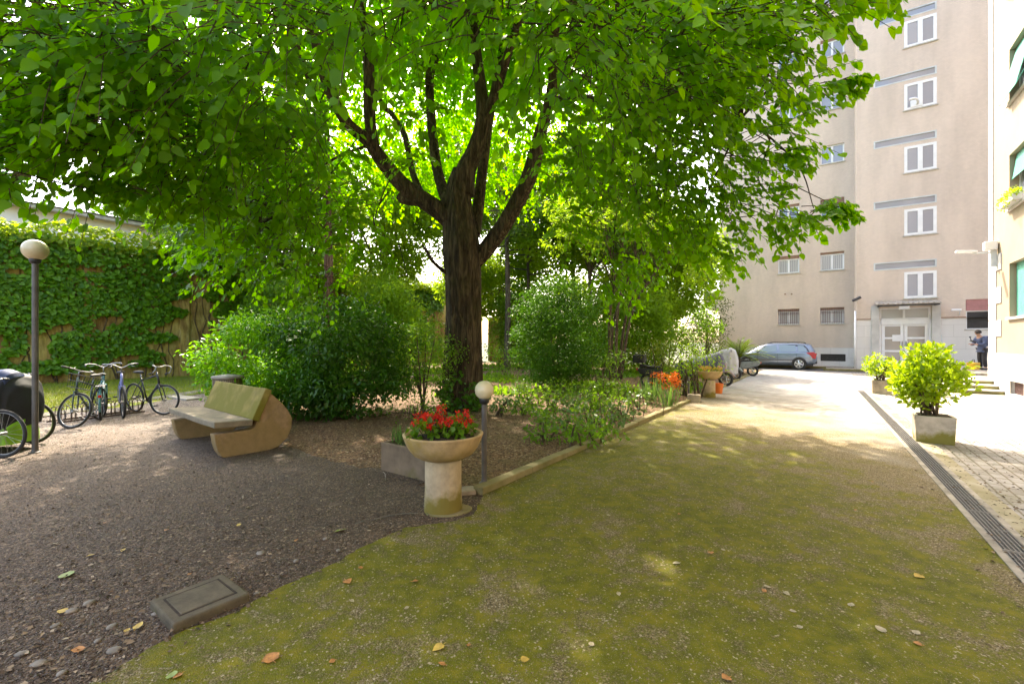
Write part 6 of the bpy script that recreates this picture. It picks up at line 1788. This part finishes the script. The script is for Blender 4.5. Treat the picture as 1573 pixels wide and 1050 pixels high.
# local: +x is the way he faces
V = [(0, 0, .93), (.02, 0, 1.12), (.06, 0, 1.30), (.11, 0, 1.42), (.16, 0, 1.50), (.22, 0, 1.575),           # pelvis, waist, chest, neck base, neck, head
     (.22, 0, 1.64),
     (.09, .18, 1.36), (.16, .22, 1.12), (.38, .12, 1.10), (.46, .09, 1.12),                                # left shoulder elbow wrist hand
     (.09, -.18, 1.36), (.16, -.22, 1.12), (.38, -.12, 1.10), (.46, -.09, 1.12),
     (0, .09, .86), (.04, .11, .48), (-.02, .12, .09), (.10, .13, .045),
     (0, -.09, .86), (.0, -.11, .48), (-.08, -.12, .09), (.04, -.13, .045)]
E = [(0, 1), (1, 2), (2, 3), (3, 4), (4, 5), (5, 6), (3, 7), (7, 8), (8, 9), (9, 10), (3, 11), (11, 12), (12, 13), (13, 14), (0, 15), (15, 16), (16, 17), (17, 18), (0, 19), (19, 20), (20, 21), (21, 22)]
rad = [.12, (.11, .14), (.12, .16), .09, .055, .095, .085, .06, .045, .033, .035, .06, .045, .033, .035, .085, .06, .045, .04, .085, .06, .045, .04]
skin('body', V, E, rad, 'skin', pm, 0)
JV = [V[0], V[1], V[2], V[3], V[7], V[8], V[9], V[11], V[12], V[13], (0, 0, .84)]
JE = [(10, 0), (0, 1), (1, 2), (2, 3), (3, 4), (4, 5), (5, 6), (3, 7), (7, 8), (8, 9)]
jk = skin('jacket', JV, JE, [.155, (.145, .175), (.155, .19), .105, .085, .068, .052, .085, .068, .052, (.15, .17)], 'jacket_blue', pm, 0)
TVv = [(0, 0, .92), V[15], V[16], (-.02, .12, .10), V[19], V[20], (-.08, -.12, .10)]
skin('trousers', TVv, [(0, 1), (1, 2), (2, 3), (0, 4), (4, 5), (5, 6)], [.13, .105, .082, .07, .105, .082, .07], 'trousers_dark', pm, 0)
for (x, y) in ((.03, .12), (-.03, -.12)):
    p = MB(); p.box(x - .11, x + .17, y - .05, y + .05, .0, .085); p.build('shoe', 'shoe_black', pm, bevel=.03, seg=3)
p = MB(); p.lathe([(max(.002, .115 * cos(a)), .125 * sin(a)) for a in np.linspace(-.35, pi / 2, 8)], 18, Matrix.Translation((.20, 0, 1.635)) @ Matrix.Rotation(radians(14), 4, 'Y'), close=False); p.build('hair', 'hair_dark', pm, smooth=True)
p = MB()
for s in (1, -1):
    for k in range(5):
        b0 = Vector((.46, s * (.09 - .0 * k), 1.12)) + Vector((.02, s * (-.03 + .015 * k), .0))
        p.tube([b0, b0 + Vector((.05, -s * .012, .02)), b0 + Vector((.075, -s * .03, .0))], [.010, .009, .007], 6)
p.build('fingers', 'skin', pm, smooth=True)
p = MB(); p.lathe([(.012, -.02), (.016, .02)], 8, Matrix.Translation((.325, 0, 1.60)) @ Matrix.Rotation(radians(90), 4, 'Y')); p.build('nose', 'skin', pm, smooth=True)
bkp = thing('backpack', 'dark blue backpack worn by the person on the landing', 'backpack', pm.location + Vector((.15, .01, .96)), pm.rotation_euler.z)
p = MB(); p.box(-.11, .09, -.15, .15, 0, .42); p.build('bag_body', 'jacket_blue', bkp, bevel=.06, seg=3)
p = MB(); p.box(-.145, -.10, -.11, .11, .04, .2); p.build('pocket', 'jacket_blue', bkp, bevel=.03)
ph = thing('hand_tool', 'dark handheld device lifted in front of the person in the blue jacket', 'device', pm.location + Vector((-.55, -.16, 1.16)), pm.rotation_euler.z)
p = MB(); p.box(-.09, .09, -.06, .06, -.02, .02, Matrix.Rotation(radians(-20), 4, 'Y')); p.build('device_body', 'trim_dark', ph, bevel=.01)
p = MB(); p.tube([(.06, 0, .02), (.12, 0, .14)], .014, 6); p.lathe([(.03, 0), (.035, .05)], 10, Matrix.Translation((.12, 0, .14))); p.build('antenna', 'trim_dark', ph)
yb = thing('yellow_bag', 'yellow delivery bag standing at the feet of the person in blue', 'bag', pm.location + Vector((-.42, -.05, 0)), .3)
p = MB(); p.frustum(-.16, .16, -.13, .13, 0, .30, .02); p.build('bag_body', 'bag_yellow', yb, bevel=.03)
p = MB(); p.tube(smooth_path([(-.08, 0, .30), (-.06, 0, .40), (.06, 0, .40), (.08, 0, .30)], 4), .012, 6); p.build('handle', 'trim_dark', yb)
# plants of the window box
p_ = [((0, R.uniform(-.6, .6), R.uniform(.15, .3)), .14) for i in range(22)] + [((-.1, R.uniform(-.6, .65), R.uniform(.0, .2)), .12) for i in range(12)]
tr_ = thing('trailing_plant', 'trailing yellow-green plants spilling from the window box', 'plant', FLOWERBOX.location, TH)
plant_leaves(tr_, 'foliage', p_, 700, .08, 'shrub_leaf', OVAL, OVALF)

# ------------------------------------------------------------------ litter, pebbles, fallen leaves
ico = []
bm = bmesh.new(); bmesh.ops.create_icosphere(bm, subdivisions=1, radius=1); ico = np.array([v.co[:] for v in bm.verts]); icf = np.array([[v.index for v in f.verts] for f in bm.faces]); bm.free()
def pebbles(name, X, Y, Z, size, mat, flat=.55, rnd=None):
    n = len(X)
    sc_ = size[:, None, None] * np.stack([NR.uniform(.7, 1.3, n), NR.uniform(.7, 1.3, n), np.full(n, flat)], -1)[:, None, :]
    a = NR.uniform(0, 2 * pi, n); c, s = np.cos(a), np.sin(a)
    V = ico[None] * sc_ * NR.uniform(.85, 1.15, (n, 12, 1))
    V = np.stack([V[..., 0] * c[:, None] - V[..., 1] * s[:, None], V[..., 0] * s[:, None] + V[..., 1] * c[:, None], V[..., 2]], -1) + np.stack([X, Y, Z], -1)[:, None, :]
    V = V.reshape(-1, 3).astype(np.float32)
    Fc = (icf[None] + (np.arange(n) * 12)[:, None, None]).reshape(-1, 3).astype(np.int32)
    me = bpy.data.meshes.new(name)
    me.vertices.add(len(V)); me.vertices.foreach_set('co', V.ravel()); me.loops.add(Fc.size); me.loops.foreach_set('vertex_index', Fc.ravel())
    me.polygons.add(len(Fc)); me.polygons.foreach_set('loop_start', np.arange(0, Fc.size, 3, dtype=np.int32)); me.update(calc_edges=True)
    me.polygons.foreach_set('use_smooth', np.ones(len(Fc), bool))
    at_ = me.attributes.new('rnd', 'FLOAT', 'POINT'); at_.data.foreach_set('value', np.repeat(NR.random(n) if rnd is None else rnd, 12).astype(np.float32))
    me.materials.append(MATS[mat])
    o = bpy.data.objects.new(name, me); COL.objects.link(o); return kind(o, 'stuff')
def rndmat(name, stops, rough=.8):
    m, t, N, L, bs = newmat(name); at_ = N.new('ShaderNodeAttribute'); at_.attribute_name = 'rnd'
    r = ramp(N, stops); L.new(at_.outputs['Fac'], r.inputs[0]); L.new(r.outputs[0], bs.inputs['Base Color']); bs.inputs['Roughness'].default_value = rough
rndmat('gravel_stone', [(0, (.028, .020, .015)), (.5, (.085, .066, .052)), (.85, (.20, .155, .12)), (1, (.38, .33, .27))])
rndmat('moss_stone', [(0, (.10, .08, .04)), (.5, (.20, .16, .09)), (.85, (.30, .24, .14)), (1, (.42, .36, .24))])
rndmat('chip', [(0, (.035, .02, .012)), (.6, (.12, .075, .042)), (.9, (.24, .165, .10)), (1, (.40, .30, .20))])
edge_poly = [W(CURB_A, 29)] + [Vector((q[0], q[1], 0)) for q in edge] + [Vector((-2.6, -8, 0)), W(dra(-8) - .02, -8), W(dra(18) - .02, 18)]
def near_pts(n, ymin, ymax, xr=1.3):
    Y = ymin * (ymax / ymin) ** NR.random(n); X = Y * NR.uniform(-xr, xr, n); return X, Y
X, Y = near_pts(90000, 1.5, 11)
k = (poly_sd(X, Y, edge_poly) < .16 * NR.random(len(X)) ** 3) & (poly_sd(X, Y, bedp) < .3) & (X < 0) & (poly_sd(X, Y, lawnp) < 0)
X, Y = X[k], Y[k]
pebbles('gravel_stones', X, Y, np.full(len(X), .002), NR.uniform(.0018, .0055, len(X)) * (1 + .5 * (NR.random(len(X)) > .985)), 'gravel_stone')
X, Y = near_pts(190000, 1.5, 9)
k = (poly_sd(X, Y, edge_poly) > .02)
X, Y = X[k], Y[k]
pebbles('moss_stones', X, Y, np.full(len(X), .0065), NR.uniform(.0008, .0022, len(X)) * (1 + 1.2 * (NR.random(len(X)) > .985)), 'moss_stone', .4)
# bark chips and leaf mould over soil and gravel
X, Y = near_pts(46000, 1.6, 16)
k = (poly_sd(X, Y, edge_poly) < .3 * NR.random(len(X)) ** 4) & (X < 8) & (poly_sd(X, Y, lawnp) < 0) & ((poly_sd(X, Y, bedp) > 0) | (NR.random(len(X)) > .45))
X, Y = X[k], Y[k]
b_ = NR.uniform(1, 16, 200); a_ = dra(b_) + .28 + NR.normal(0, .14, 200)
X, Y = np.concatenate([X, a_ * rv.x + b_ * pv.x]), np.concatenate([Y, a_ * rv.y + b_ * pv.y])
n = len(X); Z = np.maximum(soil_h(X, Y), 0) + .012
kind(leafmesh('leaf_litter', np.stack([X, Y, Z], -1), np.stack([NR.normal(0, 1, n), NR.normal(0, 1, n), NR.normal(0, .12, n)], -1), np.stack([NR.normal(0, .25, n), NR.normal(0, .25, n), np.ones(n)], -1), NR.uniform(.008, .038, n), 'chip', None, DIA, DIAF), 'stuff')
# single fallen leaves
LVS = {'yellow': 'fallen_yellow', 'orange': 'fallen_orange', 'pale': 'fallen_pale', 'green': 'fallen_green'}
P('fallen_yellow', (.55, .36, .06), .6, .3, 30); P('fallen_orange', (.52, .22, .06), .6, .35, 30); P('fallen_pale', (.46, .38, .24), .7, .3, 30); P('fallen_green', (.22, .30, .04), .5, .3, 30)
def fallen(c, u, v, s, label, group):
    q = G(u, v); q.z = max(0, soil_z(q.x, q.y)) + .013
    p = MB(); sh = LIME if c != 'orange' else np.array([(0, 0, 0), (0, .48, .02), (0, 1.08, .06), (-.32, .0, .03), (-.60, .42, .16), (-.30, .80, .08), (.32, .0, .03), (.55, .38, .1), (.28, .82, .10)])
    p.add([tuple(k * s) for k in sh], [tuple(f_) for f_ in LIMEF]); p.tube([(0, -.35 * s, .02 * s), (0, 0, 0)], .0012, 4)
    o_ = p.build('fallen_leaf', LVS[c], smooth=True)
    o_.location = q; o_.rotation_euler = (R.uniform(-.15, .15), R.uniform(-.2, .2), R.uniform(0, 6.28))
    return tag(o_, label, 'leaf', group)
SP = [('orange', 420, 1018, .075, 'large orange-brown curled leaf on the moss, near the bottom edge'), ('yellow', 680, 993, .06, 'round yellow leaf on the moss below the red flower urn'), ('orange', 531, 893, .055, 'pinkish brown lobed leaf on the moss between urn and inspection cover'), ('green', 527, 815, .07, 'long yellow-green leaf on the dark gravel in front of the urn'),
      ('yellow', 1415, 886, .06, 'narrow yellow leaf on the mossy drive beside the drain grating'), ('green', 100, 888, .09, 'long pale green leaf lying on the dark gravel, left of the inspection cover'), ('orange', 120, 1004, .05, 'bright orange leaf on the gravel close to the bottom left'), ('pale', 1043, 866, .05, 'pale tan leaf in the middle of the mossy drive'),
      ('orange', 1090, 849, .045, 'rusty leaf just above the pale tan leaf on the moss'), ('pale', 1358, 973, .05, 'beige leaf on the moss at lower right, away from the drain'), ('green', 262, 1044, .05, 'small green leaf on the moss at the very bottom edge'), ('orange', 1120, 1043, .045, 'brown leaf at the bottom edge of the mossy drive'), ('yellow', 209, 968, .05, 'yellow leaf at the moss edge below the inspection cover'), ('yellow', 101, 941, .05, 'two-tone yellow leaf among light pebbles left of the inspection cover')]
for (c, u, v, s, lb) in SP: fallen(c, u, v, s, lb, 'fallen leaves on the ground')
for i in range(46):
    while True:
        u, v = R.uniform(30, 1450), R.uniform(670, 1040)
        q = G(u, v)
        if q.dot(rv) < DR0 - .1 and not (280 < u < 460 and v < 700) and not (570 < u < 760 and v < 800): break
    on = poly_sd(np.array([q.x]), np.array([q.y]), edge_poly)[0] > 0
    c = R.choice(['pale', 'pale', 'orange', 'yellow'])
    nm = {'pale': 'small pale dry leaf', 'orange': 'small rusty brown leaf', 'yellow': 'small yellow leaf'}[c]
    fallen(c, u, v, R.uniform(.022, .04), nm + (' lying loose on the mossy drive' if on else ' lying loose on the dark gravel and soil'), 'fallen leaves on the ground')
# pale loose stones at the edge of gravel and moss
for i, (u, v) in enumerate([(85, 962), (110, 939), (137, 927), (172, 963), (60, 1020), (33, 1005), (150, 985), (175, 1000), (95, 1035), (238, 944), (395, 912), (500, 828), (455, 862), (400, 850), (520, 846)]):
    q = G(u, v); bm = bmesh.new(); bmesh.ops.create_icosphere(bm, subdivisions=2, radius=1)
    s_ = R.uniform(.014, .028)
    for vv in bm.verts: vv.co = Vector((vv.co.x * s_ * 1.3, vv.co.y * s_, vv.co.z * s_ * .5)) * (1 + .15 * mnoise.noise(vv.co * 1.7 + Vector((i, 0, 0))))
    me = bpy.data.meshes.new('stone'); bm.to_mesh(me); bm.free(); me.materials.append(MATS['pebble'])
    me.polygons.foreach_set('use_smooth', [True] * len(me.polygons))
    o = bpy.data.objects.new('pebble', me); COL.objects.link(o); o.location = q + Vector((0, 0, .006)); o.rotation_euler.z = R.uniform(0, 6)
    tag(o, 'pale smooth pebble lying on the dark gravel by the moss edge', 'pebble', 'pale pebbles along the moss edge')
# dry twigs on the gravel by the urn
for i, (u0, v0, u1, v1) in enumerate([(575, 798, 642, 789), (545, 806, 575, 799), (588, 725, 592, 738)]):
    p0, p1 = G(u0, v0), G(u1, v1); mid = p0.lerp(p1, .5) + Vector((.01, .012, .01))
    p = MB(); p.tube(smooth_path([p0 - p0 + Vector((0, 0, .008)), mid - p0 + Vector((0, 0, .012)), p1 - p0 + Vector((0, 0, .008))], 3), [.004] * 7, 5)
    o = p.build('dry_twig', 'pebble'); o.location = p0
    tag(o, ['long dry twig on the gravel against the urn pedestal', 'short dry twig on the gravel left of the long twig', 'bent dry twig lying in front of the stone trough'][i], 'twig')
